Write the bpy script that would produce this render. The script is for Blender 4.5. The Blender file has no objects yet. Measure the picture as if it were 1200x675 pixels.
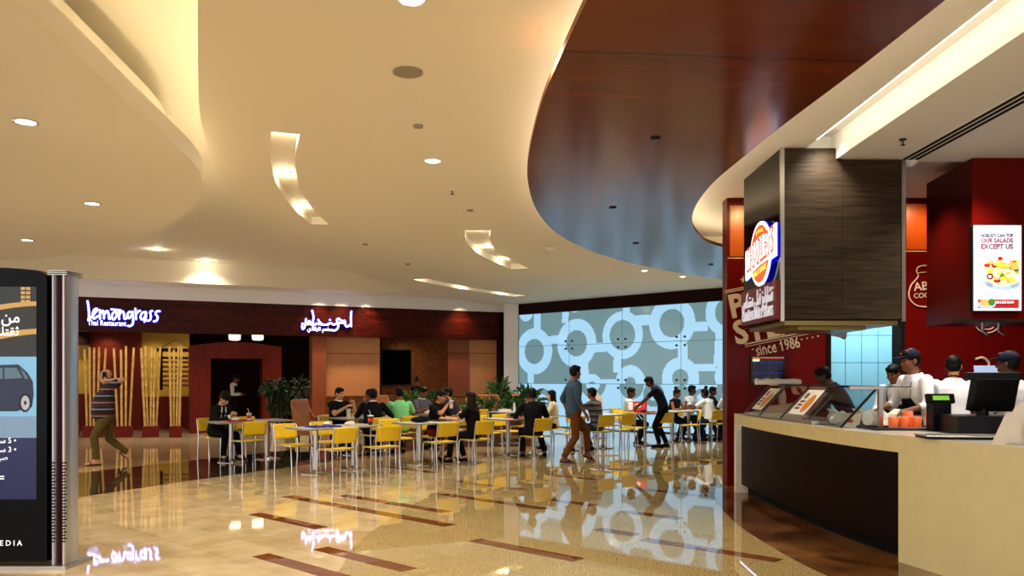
import bpy, math, random
from mathutils import Vector, Matrix
random.seed(7)
SC = bpy.context.scene
COL = SC.collection
F, CX, HZ, CAMZ = 933.0, 600.0, 443.0, 1.57      # focal length in px, principal column, horizon row, eye height

# ---------------------------------------------------------------- camera
cd = bpy.data.cameras.new('camera'); cam = bpy.data.objects.new('camera', cd); COL.objects.link(cam)
cam.location = (0, 0, CAMZ); cam.rotation_euler = (math.pi/2, 0, 0)
cd.sensor_width = 36; cd.lens = 36*F/1200; cd.shift_y = (HZ-337.5)/1200; cd.clip_start = .05; cd.clip_end = 200
SC.camera = cam
SC.view_settings.view_transform = 'Standard'; SC.view_settings.look = 'None'
SC.view_settings.gamma = 1; SC.view_settings.use_curve_mapping = False
SC.view_settings.exposure = 0.0

def at_z(px, py, z):                              # point of the plane at height z seen at a photo pixel
    Y = F*(CAMZ-z)/(py-HZ); return Vector(((px-CX)/F*Y, Y, z))
def ground(px, py): return at_z(px, py, 0)
def at_y(px, py, Y): return Vector(((px-CX)/F*Y, Y, CAMZ-(py-HZ)/F*Y))
def at_plane(px, py, o, n):
    d = Vector(((px-CX)/F, 1, -(py-HZ)/F)); c = Vector((0, 0, CAMZ))
    t = (Vector(o)-c).dot(n)/d.dot(n); return c+d*t

# ---------------------------------------------------------------- materials
def lin(c):
    def f(v):
        v /= 255.0
        return v/12.92 if v <= .04045 else ((v+.055)/1.055)**2.4
    return (f(c[0]), f(c[1]), f(c[2]), 1)
MATS = {}
def mat(name, rgb, rough=.5, metal=0., emit=0., ecol=None, noise=0., scale=20., bump=0., alpha=1., trans=0., ior=1.5, coat=0., spec=.5):
    m = bpy.data.materials.new(name); m.use_nodes = True; nt = m.node_tree; b = nt.nodes['Principled BSDF']
    c = lin(rgb); b.inputs['Base Color'].default_value = c; b.inputs['Roughness'].default_value = rough
    b.inputs['Metallic'].default_value = metal; b.inputs['IOR'].default_value = ior
    b.inputs['Alpha'].default_value = alpha; b.inputs['Transmission Weight'].default_value = trans
    b.inputs['Coat Weight'].default_value = coat; b.inputs['Specular IOR Level'].default_value = spec
    if emit: b.inputs['Emission Color'].default_value = lin(ecol or rgb); b.inputs['Emission Strength'].default_value = emit
    if noise or bump:
        tc = nt.nodes.new('ShaderNodeTexCoord'); nz = nt.nodes.new('ShaderNodeTexNoise')
        nz.inputs['Scale'].default_value = scale; nz.inputs['Detail'].default_value = 4
        nt.links.new(tc.outputs['Object'], nz.inputs['Vector'])
        if noise:
            r = nt.nodes.new('ShaderNodeValToRGB'); e = r.color_ramp.elements
            e[0].position = .3; e[1].position = .7
            e[0].color = tuple(v*(1-noise) for v in c[:3])+(1,); e[1].color = tuple(min(1, v*(1+noise)) for v in c[:3])+(1,)
            nt.links.new(nz.outputs['Fac'], r.inputs['Fac']); nt.links.new(r.outputs['Color'], b.inputs['Base Color'])
        if bump:
            bp = nt.nodes.new('ShaderNodeBump'); bp.inputs['Strength'].default_value = bump; bp.inputs['Distance'].default_value = .02
            nt.links.new(nz.outputs['Fac'], bp.inputs['Height']); nt.links.new(bp.outputs['Normal'], b.inputs['Normal'])
    MATS[name] = m; return m
def M(name): return MATS[name]

class NT:                                         # a small wrapper for custom node materials
    def __init__(s, name, rough=.5, spec=.5, coat=0.):
        s.m = bpy.data.materials.new(name); s.m.use_nodes = True; s.t = s.m.node_tree
        s.b = s.t.nodes['Principled BSDF']; s.b.inputs['Roughness'].default_value = rough
        s.b.inputs['Specular IOR Level'].default_value = spec; s.b.inputs['Coat Weight'].default_value = coat
        MATS[name] = s.m
    def n(s, typ, **kw):
        o = s.t.nodes.new('ShaderNode'+typ)
        for k, v in kw.items():
            if k in o.inputs.keys(): o.inputs[k].default_value = v
            else: setattr(o, k, v)
        return o
    def l(s, a, b): s.t.links.new(a, b)
    def coords(s, rot=0., scale=(1, 1, 1), src='Object'):
        tc = s.n('TexCoord'); mp = s.n('Mapping'); mp.inputs['Rotation'].default_value = (0, 0, rot)
        mp.inputs['Scale'].default_value = scale; s.l(tc.outputs[src], mp.inputs['Vector']); return mp.outputs['Vector']
    def ramp(s, fac, stops):
        r = s.n('ValToRGB'); e = r.color_ramp.elements
        while len(e) < len(stops): e.new(.5)
        for i, (p, c) in enumerate(stops): e[i].position = p; e[i].color = lin(c)
        s.l(fac, r.inputs['Fac']); return r.outputs['Color']
    def mix(s, fac, a, b, mode='MIX'):
        x = s.n('Mix', data_type='RGBA', blend_type=mode)
        for v, i in ((fac, 0), (a, 6), (b, 7)):
            if hasattr(v, 'is_linked'): s.l(v, x.inputs[i])
            else: x.inputs[i].default_value = v if i == 0 else lin(v)
        return x.outputs[2]
    def out(s, col): s.l(col, s.b.inputs['Base Color'])

GA = math.radians(42)                             # the floor grid runs parallel to the glass wall
def floor_mats():
    t = NT('beige_tile', .035, .85)
    v = t.coords(GA); br = t.n('TexBrick', Scale=1.0); br.inputs['Mortar Size'].default_value = .004
    br.inputs['Brick Width'].default_value = 1.0; br.inputs['Row Height'].default_value = .5; br.offset = .5
    br.inputs['Color1'].default_value = lin((176, 144, 98)); br.inputs['Color2'].default_value = lin((196, 166, 118)); br.inputs['Mortar'].default_value = lin((128, 100, 62))
    t.l(v, br.inputs['Vector']); nz = t.n('TexNoise', Scale=3.0, Detail=8.0); t.l(v, nz.inputs['Vector'])
    c = t.mix(.55, br.outputs['Color'], t.ramp(nz.outputs['Fac'], [(.35, (164, 140, 98)), (.65, (204, 182, 140))])); t.out(c)
    t = NT('granite', .022, 1.)
    v = t.coords(GA); a = t.n('TexVoronoi', Scale=55.0); t.l(v, a.inputs['Vector'])
    nz = t.n('TexNoise', Scale=85.0, Detail=3.0); t.l(v, nz.inputs['Vector'])
    c = t.ramp(nz.outputs['Fac'], [(.34, (80, 58, 26)), (.44, (158, 130, 76)), (.56, (186, 160, 104)), (.68, (222, 200, 148))])
    br = t.n('TexBrick', Scale=1.0); br.inputs['Mortar Size'].default_value = .003; br.inputs['Brick Width'].default_value = 1.2; br.inputs['Row Height'].default_value = .6
    br.inputs['Color1'].default_value = (1, 1, 1, 1); br.inputs['Color2'].default_value = (.9, .9, .9, 1); br.inputs['Mortar'].default_value = (.6, .6, .6, 1); t.l(v, br.inputs['Vector'])
    t.out(t.mix(1., c, br.outputs['Color'], 'MULTIPLY'))
    t = NT('dark_marble', .03, .9)
    v = t.coords(.2); nz = t.n('TexNoise', Scale=2.2, Detail=9.0, Distortion=1.6); t.l(v, nz.inputs['Vector'])
    t.out(t.ramp(nz.outputs['Fac'], [(.3, (30, 22, 14)), (.5, (52, 40, 28)), (.62, (74, 58, 40)), (.75, (112, 92, 66))]))
    t = NT('brown_marble', .03, .8)
    v = t.coords(.5); nz = t.n('TexNoise', Scale=1.6, Detail=5.0, Distortion=1.2); t.l(v, nz.inputs['Vector'])
    t.out(t.ramp(nz.outputs['Fac'], [(.3, (58, 30, 12)), (.48, (104, 62, 28)), (.6, (128, 82, 42)), (.78, (160, 118, 70))]))
    t = NT('brown_strip', .022, 1.)
    v = t.coords(.5); nz = t.n('TexNoise', Scale=9.0, Detail=6.0, Distortion=1.); t.l(v, nz.inputs['Vector'])
    t.out(t.ramp(nz.outputs['Fac'], [(.3, (88, 46, 18)), (.6, (124, 70, 32)), (.8, (150, 94, 50))]))
floor_mats()
def wood(name, dark, light, plank=(2.4, .16), rough=.35, grain=(1.5, 22, 22), coat=0., seam=.006, spec=.15):
    t = NT(name, rough, spec, coat); v = t.coords(0.)
    tcv = v
    nz = t.n('TexNoise', Scale=1.0, Detail=7.0, Distortion=.3); mp = t.n('Mapping'); mp.inputs['Scale'].default_value = grain
    t.l(tcv, mp.inputs['Vector']); t.l(mp.outputs['Vector'], nz.inputs['Vector'])
    c = t.ramp(nz.outputs['Fac'], [(.3, dark), (.7, light)])
    if plank:
        sx = t.n('SeparateXYZ'); cx = t.n('CombineXYZ'); t.l(tcv, sx.inputs[0]); t.l(sx.outputs['X'], cx.inputs['X']); t.l(sx.outputs['Z'], cx.inputs['Y'])
        br = t.n('TexBrick', Scale=1.0); br.offset = .37; br.inputs['Mortar Size'].default_value = seam
        br.inputs['Brick Width'].default_value = plank[0]; br.inputs['Row Height'].default_value = plank[1]
        br.inputs['Color1'].default_value = (.45, .45, .45, 1); br.inputs['Color2'].default_value = (1, 1, 1, 1); br.inputs['Mortar'].default_value = (.3, .3, .3, 1)
        t.l(cx.outputs[0], br.inputs['Vector']); c = t.mix(.9, c, br.outputs['Color'], 'MULTIPLY')
    t.out(c); return t.m
wood('fascia_wood', (44, 8, 4), (92, 22, 8), (1.5, .13))
wood('hood_wood', (36, 26, 17), (64, 50, 35), None, .5, (3, 40, 40))
wood('front_wood', (13, 2, 1), (24, 6, 3), None, .4, (30, 30, 2), spec=.06)
wood('maroon_wood', (84, 18, 8), (108, 26, 12), None, .35, (14, 14, 1.5))
wood('brown_wood', (104, 58, 28), (150, 90, 48), None, .45, (2, 20, 20))
t = NT('ceiling_wood', .17, .32, .0); v = t.coords(-math.radians(5))
sx = t.n('SeparateXYZ'); t.l(v, sx.inputs[0])
mp = t.n('Mapping'); mp.inputs['Scale'].default_value = (.5, 5, 1); t.l(v, mp.inputs['Vector'])
nz = t.n('TexNoise', Scale=1.0, Detail=2.0); t.l(mp.outputs['Vector'], nz.inputs['Vector'])
c = t.ramp(nz.outputs['Fac'], [(.25, (94, 36, 8)), (.75, (112, 48, 13))])
d = t.n('Math', operation='DIVIDE'); t.l(sx.outputs['Y'], d.inputs[0]); d.inputs[1].default_value = 1.05
fr = t.n('Math', operation='FRACT'); t.l(d.outputs[0], fr.inputs[0])
lt = t.n('Math', operation='LESS_THAN'); t.l(fr.outputs[0], lt.inputs[0]); lt.inputs[1].default_value = .014
t.out(t.mix(lt.outputs[0], c, (30, 8, 3)))
mat('plaster', (238, 229, 208), .75); mat('plaster_white', (238, 234, 226), .7); mat('white_paint', (236, 232, 226), .55)
mat('white_gloss', (238, 226, 196), .18); mat('corian', (226, 210, 152), .22, noise=.03, scale=6); mat('corian_top', (240, 236, 226), .15)
mat('chrome', (215, 215, 215), .12, 1.); mat('brushed_steel', (200, 200, 206), .33, 1.); mat('steel', (190, 186, 178), .28, 1.); mat('dark_metal', (44, 38, 32), .4, .7)
mat('black_gloss', (5, 5, 6), .08, spec=.12); mat('black_plastic', (10, 10, 11), .4, spec=.2); mat('black_matte', (10, 9, 8), .8, spec=.15)
mat('bezel', (6, 6, 7), .3)
mat('yellow_plastic', (242, 200, 22), .35, noise=.05, scale=8); mat('table_white', (240, 232, 214), .2); mat('table_edge', (150, 140, 122), .5)
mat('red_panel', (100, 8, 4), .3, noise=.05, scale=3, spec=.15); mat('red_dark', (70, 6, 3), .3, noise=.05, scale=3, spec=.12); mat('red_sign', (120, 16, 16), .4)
mat('orange_glow_panel', (190, 84, 14), .3); mat('cream_ink', (232, 206, 172), .5); mat('peach_panel', (206, 142, 92), .5, noise=.04, scale=4)
mat('brown_panel', (142, 70, 36), .5, noise=.05, scale=4); mat('wall_ochre', (214, 168, 56), .6, noise=.04); mat('wall_red', (104, 20, 8), .55, noise=.06, spec=.2)
mat('wall_dark', (34, 13, 7), .7, spec=.1); mat('teal_tile', (132, 196, 214), .3, noise=.05, scale=2); mat('grout', (40, 90, 104), .8)
mat('bamboo', (206, 164, 88), .4, noise=.2, scale=14); mat('bamboo_node', (128, 92, 40), .6)
mat('leaf', (52, 92, 30), .45, noise=.3, scale=9); mat('leaf_dark', (34, 54, 22), .5, noise=.3, scale=9); mat('soil', (50, 36, 24), .9); mat('pot_white', (226, 218, 200), .5)
mat('leather_tan', (176, 108, 52), .45, noise=.08, scale=12); mat('glass', (235, 245, 245), .03, trans=1., ior=1.45)
mat('paper', (244, 240, 232), .8, noise=.03); mat('carton', (240, 232, 214), .7); mat('foam_cup', (235, 232, 225), .5)
mat('cup_red', (206, 40, 30), .5); mat('cola', (24, 20, 26), .4); mat('juice', (250, 112, 30), .3, emit=.1); mat('tray', (36, 28, 25), .5); mat('tray_red', (178, 30, 26), .4)
mat('food', (206, 150, 70), .7, noise=.35, scale=60, bump=.5); mat('bottle_plastic', (226, 236, 240), .15, alpha=.55); mat('blue_plastic', (26, 44, 170), .4)
mat('lamp_white', (255, 244, 224), .5, emit=9.); mat('lamp_warm', (255, 222, 160), .5, emit=7.); mat('strip_warm', (255, 240, 210), .5, emit=13., ecol=(255, 238, 204))
mat('strip_bright', (255, 236, 196), .5, emit=26., ecol=(255, 232, 184)); mat('strip_cool', (214, 222, 255), .5, emit=5.); mat('tube_white', (255, 250, 232), .5, emit=3.5)
mat('sign_white', (255, 255, 255), .4, emit=1.5, ecol=(244, 246, 255)); mat('sign_blue', (40, 50, 255), .4, emit=.9, ecol=(30, 40, 255))
mat('sign_orange', (236, 84, 40), .4, emit=.85, ecol=(240, 92, 44)); mat('sign_yellow', (255, 214, 90), .4, emit=1.3); mat('brass_plate', (150, 130, 74), .35, .8); mat('letter_white', (220, 220, 224), .6, emit=.42, ecol=(240, 242, 255))
mat('glass_light', (60, 84, 96), .12, emit=.92, ecol=(170, 220, 250)); mat('glass_grey', (48, 66, 70), .12, emit=.42, ecol=(158, 206, 214)); mat('glass_seam', (70, 130, 150), .3, emit=.2, ecol=(110, 180, 205))
mat('bag_pink', (244, 216, 200), .7); mat('lcd_green', (120, 190, 60), .4, emit=.5); mat('flame', (255, 160, 60), .5, emit=5.)

# ---------------------------------------------------------------- mesh builder
class MB:
    def __init__(s): s.v = []; s.f = []; s.m = []; s.s = []; s.T = None
    def add(s, vs, fs, mi=0, sm=False):
        o = len(s.v)
        for p in vs:
            p = Vector(p)
            if s.T is not None: p = s.T @ p
            s.v.append(p)
        for f in fs: s.f.append([i+o for i in f]); s.m.append(mi); s.s.append(sm)
        return s
    def box(s, a, b, mi=0):
        x0, y0, z0 = [min(p, q) for p, q in zip(a, b)]; x1, y1, z1 = [max(p, q) for p, q in zip(a, b)]
        return s.add([(x0, y0, z0), (x1, y0, z0), (x1, y1, z0), (x0, y1, z0), (x0, y0, z1), (x1, y0, z1), (x1, y1, z1), (x0, y1, z1)],
            [(3, 2, 1, 0), (4, 5, 6, 7), (0, 1, 5, 4), (1, 2, 6, 5), (2, 3, 7, 6), (3, 0, 4, 7)], mi)
    def cyl(s, p0, p1, r0, r1=None, n=12, mi=0, caps=True, sm=True):
        p0 = Vector(p0); p1 = Vector(p1); r1 = r0 if r1 is None else r1
        d = (p1-p0).normalized(); a = d.orthogonal().normalized(); b = d.cross(a); vs = []
        for p, r in ((p0, r0), (p1, r1)):
            for i in range(n):
                t = 2*math.pi*i/n; vs.append(p+a*(math.cos(t)*r)+b*(math.sin(t)*r))
        s.add(vs, [(i, (i+1) % n, n+(i+1) % n, n+i) for i in range(n)], mi, sm)
        if caps: s.add(vs, [tuple(range(n-1, -1, -1)), tuple(range(n, 2*n))], mi)
        return s
    def tube(s, pts, r, n=8, mi=0, closed=False):
        pts = [Vector(p) for p in pts]; k = len(pts); vs = []; a = None
        rr = r if isinstance(r, (list, tuple)) else [r]*k
        for i, p in enumerate(pts):
            q0 = pts[i-1] if (i or closed) else p; q1 = pts[(i+1) % k] if (i < k-1 or closed) else p
            d = (q1-q0).normalized()
            if a is None: a = d.orthogonal().normalized()
            a = (a-d*a.dot(d)); a = a.normalized() if a.length > 1e-6 else d.orthogonal().normalized()
            b = d.cross(a)
            for j in range(n):
                t = 2*math.pi*j/n; vs.append(p+a*(math.cos(t)*rr[i])+b*(math.sin(t)*rr[i]))
        fs = []
        for i in range(k if closed else k-1):
            i2 = (i+1) % k
            for j in range(n): fs.append((i*n+j, i*n+(j+1) % n, i2*n+(j+1) % n, i2*n+j))
        s.add(vs, fs, mi, True)
        if not closed: s.add(vs, [tuple(range(n-1, -1, -1)), tuple((k-1)*n+j for j in range(n))], mi)
        return s
    def lathe(s, prof, n=24, mi=0, c=(0, 0, 0), sm=True, caps=True):
        vs = []; c = Vector(c); k = len(prof)
        for r, z in prof:
            for i in range(n):
                t = 2*math.pi*i/n; vs.append(c+Vector((math.cos(t)*r, math.sin(t)*r, z)))
        fs = [(a*n+i, a*n+(i+1) % n, (a+1)*n+(i+1) % n, (a+1)*n+i) for a in range(k-1) for i in range(n)]
        s.add(vs, fs, mi, sm)
        if caps: s.add(vs, [tuple(range(n-1, -1, -1)), tuple((k-1)*n+i for i in range(n))], mi)
        return s
    def prism(s, poly, z0, z1, mi=0, side=None, top=None):
        n = len(poly); ar = sum(poly[i][0]*poly[(i+1) % n][1]-poly[(i+1) % n][0]*poly[i][1] for i in range(n))
        if ar < 0: poly = poly[::-1]
        vs = [(p[0], p[1], z0) for p in poly]+[(p[0], p[1], z1) for p in poly]
        s.add(vs, [tuple(range(n-1, -1, -1))], mi); s.add(vs, [tuple(range(n, 2*n))], mi if top is None else top)
        return s.add(vs, [(i, (i+1) % n, n+(i+1) % n, n+i) for i in range(n)], mi if side is None else side)
    def ell(s, c, r, n=16, mi=0, R=None):
        c = Vector(c); vs = []; fs = []; k = n//2
        if not isinstance(r, (tuple, list)): r = (r, r, r)
        for a in range(1, k):
            ph = math.pi*a/k
            for i in range(n):
                t = 2*math.pi*i/n; q = Vector((math.sin(ph)*math.cos(t)*r[0], math.sin(ph)*math.sin(t)*r[1], math.cos(ph)*r[2]))
                vs.append(c+(R @ q if R is not None else q))
        for z in (1, -1):
            q = Vector((0, 0, z*r[2])); vs.append(c+(R @ q if R is not None else q))
        T = len(vs)-2
        for a in range(k-2):
            for i in range(n): fs.append((a*n+i, (a+1)*n+i, (a+1)*n+(i+1) % n, a*n+(i+1) % n))
        for i in range(n): fs.append((T, i, (i+1) % n)); fs.append((T+1, (k-2)*n+(i+1) % n, (k-2)*n+i))
        return s.add(vs, fs, mi, True)
    def loft(s, rings, mi=0, sm=True, caps=True):
        n = len(rings[0]); vs = [p for r in rings for p in r]; k = len(rings)
        s.add(vs, [(a*n+i, a*n+(i+1) % n, (a+1)*n+(i+1) % n, (a+1)*n+i) for a in range(k-1) for i in range(n)], mi, sm)
        if caps: s.add(vs, [tuple(range(n-1, -1, -1)), tuple((k-1)*n+i for i in range(n))], mi)
        return s
    def quad(s, a, b, c, d, mi=0): return s.add([a, b, c, d], [(0, 1, 2, 3)], mi)
    def text(s, body, size=1., depth=.01, mi=0, align='LEFT', offset=0., sx=1., T=None, width=None, shear=0.):
        vs, fs, w = text_geo(body, depth/size, offset, shear)
        k = size
        if width: sx = width/(w*k) if w else 1
        ww = w*k*sx; dx = {'LEFT': 0, 'CENTER': -ww/2, 'RIGHT': -ww}[align]
        old = s.T; s.T = T if old is None or T is None else old @ T
        if T is None: s.T = old
        s.add([(p[0]*k*sx+dx, p[1]*k, p[2]*k) for p in vs], fs, mi); s.T = old
        return s
    def mesh(s, name):
        me = bpy.data.meshes.new(name); me.from_pydata([tuple(p) for p in s.v], [], s.f)
        me.polygons.foreach_set('material_index', s.m); me.polygons.foreach_set('use_smooth', s.s); me.update(); return me
    def build(s, name, mats, parent=None, bevel=0., loc=None, rz=0.):
        me = s.mesh(name); o = bpy.data.objects.new(name, me); COL.objects.link(o)
        for m in (mats if isinstance(mats, (list, tuple)) else [mats]): me.materials.append(M(m) if isinstance(m, str) else m)
        if parent is not None: o.parent = parent
        if loc is not None: o.location = loc
        if rz: o.rotation_euler.z = rz
        if bevel:
            b = o.modifiers.new('bevel', 'BEVEL'); b.width = bevel; b.segments = 2; b.limit_method = 'ANGLE'; b.angle_limit = .7
        return o
TXT = {}
def text_geo(body, depth, offset, shear):
    k = (body, round(depth, 4), offset, shear)
    if k in TXT: return TXT[k]
    c = bpy.data.curves.new('lettering', 'FONT'); c.body = body; c.extrude = depth/2; c.offset = offset; c.shear = shear; c.resolution_u = 3
    o = bpy.data.objects.new('lettering', c); COL.objects.link(o); bpy.context.view_layer.update()
    me = o.to_mesh(); vs = [tuple(v.co) for v in me.vertices]; fs = [tuple(p.vertices) for p in me.polygons]
    xs = [v[0] for v in vs] or [0]; x0 = min(xs); vs = [(v[0]-x0, v[1], v[2]+depth/2) for v in vs]
    o.to_mesh_clear(); bpy.data.objects.remove(o); bpy.data.curves.remove(c)
    TXT[k] = (vs, fs, max(xs)-x0); return TXT[k]
AR = {'ا': (0xFE8D, 0xFE8E, 0, 0), 'ت': (0xFE95, 0xFE96, 0xFE97, 0xFE98), 'ث': (0xFE99, 0xFE9A, 0xFE9B, 0xFE9C), 'ة': (0xFE93, 0xFE94, 0, 0), 'د': (0xFEA9, 0xFEAA, 0, 0),
      'ر': (0xFEAD, 0xFEAE, 0, 0), 'ز': (0xFEAF, 0xFEB0, 0, 0), 'س': (0xFEB1, 0xFEB2, 0xFEB3, 0xFEB4), 'ش': (0xFEB5, 0xFEB6, 0xFEB7, 0xFEB8), 'ص': (0xFEB9, 0xFEBA, 0xFEBB, 0xFEBC),
      'ط': (0xFEC1, 0xFEC2, 0xFEC3, 0xFEC4), 'ع': (0xFEC9, 0xFECA, 0xFECB, 0xFECC), 'ف': (0xFED1, 0xFED2, 0xFED3, 0xFED4), 'ق': (0xFED5, 0xFED6, 0xFED7, 0xFED8), 'ك': (0xFED9, 0xFEDA, 0xFEDB, 0xFEDC),
      'ل': (0xFEDD, 0xFEDE, 0xFEDF, 0xFEE0), 'م': (0xFEE1, 0xFEE2, 0xFEE3, 0xFEE4), 'ن': (0xFEE5, 0xFEE6, 0xFEE7, 0xFEE8), 'و': (0xFEED, 0xFEEE, 0, 0), 'ي': (0xFEF1, 0xFEF2, 0xFEF3, 0xFEF4)}
def arabic(t):                                    # joined letter forms in visual order
    out = []
    for i, ch in enumerate(t):
        if ch not in AR: out.append(ch); continue
        f = AR[ch]; p = t[i-1] if i else ' '; q = t[i+1] if i+1 < len(t) else ' '
        jp = p in AR and len(AR[p]) == 4 and AR[p][2]; jn = q in AR and len(f) == 4 and f[2]
        out.append(chr(f[(3 if jn else 1) if jp else (2 if jn else 0)]))
    return ''.join(out[::-1])
def frame(o, x, up):                              # local x = right, y = up, z = out of the surface
    x = Vector(x).normalized(); up = Vector(up); z = x.cross(up).normalized(); y = z.cross(x)
    m = Matrix.Identity(4)
    for i, v in enumerate((x, y, z)): m[0][i], m[1][i], m[2][i] = v
    m[0][3], m[1][3], m[2][3] = o; return m

# ---------------------------------------------------------------- things
def thing(name, label, cat, loc=(0, 0, 0), rz=0., group=None):
    o = bpy.data.objects.new(name, None); COL.objects.link(o); o.location = loc; o.rotation_euler.z = rz
    o.empty_display_size = .1; return tag(o, label, cat, group)
def tag(o, label, cat, group=None):
    o['label'] = label; o['category'] = cat
    if group: o['group'] = group
    return o
def struct(o): o['kind'] = 'structure'; return o
KIDS = {}
def copy_tree(o, parent=None):
    c = o.copy(); COL.objects.link(c)
    if parent is not None: c.parent = parent
    for ch in o.children: copy_tree(ch, c)
    return c
def place(root, loc, rz, label, group=None):
    c = copy_tree(root); c.location = loc; c.rotation_euler = (0, 0, rz); c['label'] = label
    if group: c['group'] = group
    return c
def smooth_path(pts, n=8, closed=False):          # Catmull-Rom through 2-D or 3-D points
    pts = [Vector(p) for p in pts]; out = []; k = len(pts)
    for i in range(k if closed else k-1):
        if closed: p0, p1, p2, p3 = pts[i-1], pts[i], pts[(i+1) % k], pts[(i+2) % k]
        else: p0, p1, p2, p3 = pts[max(i-1, 0)], pts[i], pts[i+1], pts[min(i+2, k-1)]
        for j in range(n):
            t = j/n; out.append(.5*((2*p1)+(p2-p0)*t+(2*p0-5*p1+4*p2-p3)*t*t+(3*p1-p0-3*p2+p3)*t**3))
    if not closed: out.append(pts[-1])
    return out
# ================================================================ the setting
V = Vector
def polyslab(name, pts, z0, z1, m, side=None, holes=None):
    b = MB(); b.prism([(p[0], p[1]) for p in pts], z0, z1, 0, 1 if side else None)
    return struct(b.build(name, [m]+([side] if side else [])))
polyslab('floor', [(-18, -9), (11, -9), (11, 31), (-18, 31)], -.2, 0, 'beige_tile')
g = smooth_path([(-1.2, -3), (-1.25, 3), (-1.4, 6.3), (-1.45, 8.0), (-.95, 11.5), (-.2, 13.6), (1.2, 15.6), (3.4, 17.6)], 6)
polyslab('floor_granite', [(p.x, p.y) for p in g]+[(6.5, 17), (6.5, -3)], -.1, .001, 'granite')
band = [ground(60, 560), ground(78, 556), ground(210, 541), ground(345, 527), ground(470, 516), ground(540, 511), V((.6, 20.5, 0)), V((.9, 18.2, 0)), ground(520, 524), ground(440, 533), ground(350, 546), ground(210, 565), ground(78, 585), ground(40, 590)]
polyslab('floor_band', band, -.1, .0015, 'dark_marble')
cb = smooth_path([(2.72, 11.4), (2.6, 10.2), (2.42, 8.6), (2.42, 7.2), (2.5, 6.3), (2.75, 5.0), (3.3, 3.6)], 5)
polyslab('floor_marble', [(p.x, p.y) for p in cb]+[(5.2, 3.6), (5.2, 11.4)], -.1, .002, 'brown_marble')
b = MB(); dv = V((math.cos(GA), -math.sin(GA), 0)); pv = V((math.sin(GA), math.cos(GA), 0))
for a, c, w in (((298, 602), (377, 619), .17), ((335, 581.5), (523, 617), .17), ((402, 580.5), (519, 601), .17), ((305, 650.5), (406, 676), .17), ((375, 642.5), (490, 666), .17),
             ((509, 578), (637, 597), .17), ((556, 633), (680, 656), .17), ((535, 564), (617, 573.5), .15), ((754, 632), (920, 654), .17), ((729, 599), (800, 607), .17), ((451, 547), (512, 554), .15),
             ((640, 556), (700, 563), .17), ((700, 548), (790, 557), .17), ((740, 572), (850, 584), .17), ((640, 585), (700, 592), .17), ((700, 620), (745, 627), .17), ((760, 536), (840, 543), .17)):
    p = ground(*a); L = (ground(*c)-p).length
    q = p+dv*L; o = pv*w/2
    b.prism([(r.x, r.y) for r in (p-o, q-o, q+o, p+o)], -.05, .003)
struct(b.build('floor_strips', 'brown_strip'))

# ---------------------------------------------------------------- ceilings
polyslab('ceiling', [(-18, -3), (11, -3), (11, 31), (-18, 31)], 4.62, 4.75, 'plaster')
HC, HW, HD, HK = 4.0, 3.75, 3.67, 4.17            # main plate, wooden panel, lobed disc, kiosk side
pl = smooth_path([at_z(*p, HC) for p in ((232, -160), (231, -60), (232, 0), (232, 60), (234, 130), (243, 170), (258, 200), (275, 225), (330, 275), (400, 315), (520, 347), (585, 358))], 5)
pl_left = [(p.x, p.y) for p in pl]
plate = MB(); plate.prism([(-1.95, -3)]+pl_left+[(-.2, 30), (10.5, 30), (10.5, 14.6), (1.3, 14.6), (1.3, -3)], HC, HC+.2)
plate = struct(plate.build('ceiling_plate', 'plaster'))
def arc_pts(pix, z): return smooth_path([at_z(*p, z) for p in pix], 6)
def ribbon(pts, w):
    L, R = [], []
    for i, p in enumerate(pts):
        d = (pts[min(i+1, len(pts)-1)]-pts[max(i-1, 0)]).normalized(); s = V((-d.y, d.x, 0))*w/2
        L.append(p+s); R.append(p-s)
    return [(q.x, q.y) for q in L]+[(q.x, q.y) for q in R[::-1]]
ARCS = [([(335, 156), (331, 185), (337, 215), (353, 242), (375, 263)], .27, [(333, 165), (334, 214), (361, 250)], HC),
        ([(560, 270), (561, 284), (576, 299), (609, 315)], .42, [(560, 276), (573, 296), (596, 309)], HC),
        ([(493, 327), (520, 333), (560, 340), (609, 347)], .42, [(502, 328), (546, 338), (594, 345)], HC)]
LAMPS = []
cut = MB()
for pix, w, lamps, z in ARCS:
    cut.prism(ribbon(arc_pts(pix, z), w), z-.1, z+.12)
    for q in lamps: LAMPS.append((at_z(q[0], q[1], z), z+.12, .085, 'slot'))
cutter = cut.build('ceiling_cutter', 'plaster')
bm_ = plate.modifiers.new('slots', 'BOOLEAN'); bm_.object = cutter; bm_.operation = 'DIFFERENCE'; bm_.solver = 'EXACT'
bpy.context.view_layer.update()
me = bpy.data.meshes.new_from_object(plate.evaluated_get(bpy.context.evaluated_depsgraph_get()))
plate.modifiers.clear(); plate.data = me; bpy.data.objects.remove(cutter)
# arc of lamps on the recessed ceiling over the restaurant side
for q in ((184, 292), (242, 305)): LAMPS.append((at_z(*q, 4.62), 4.62, .1, 'slot'))

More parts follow.
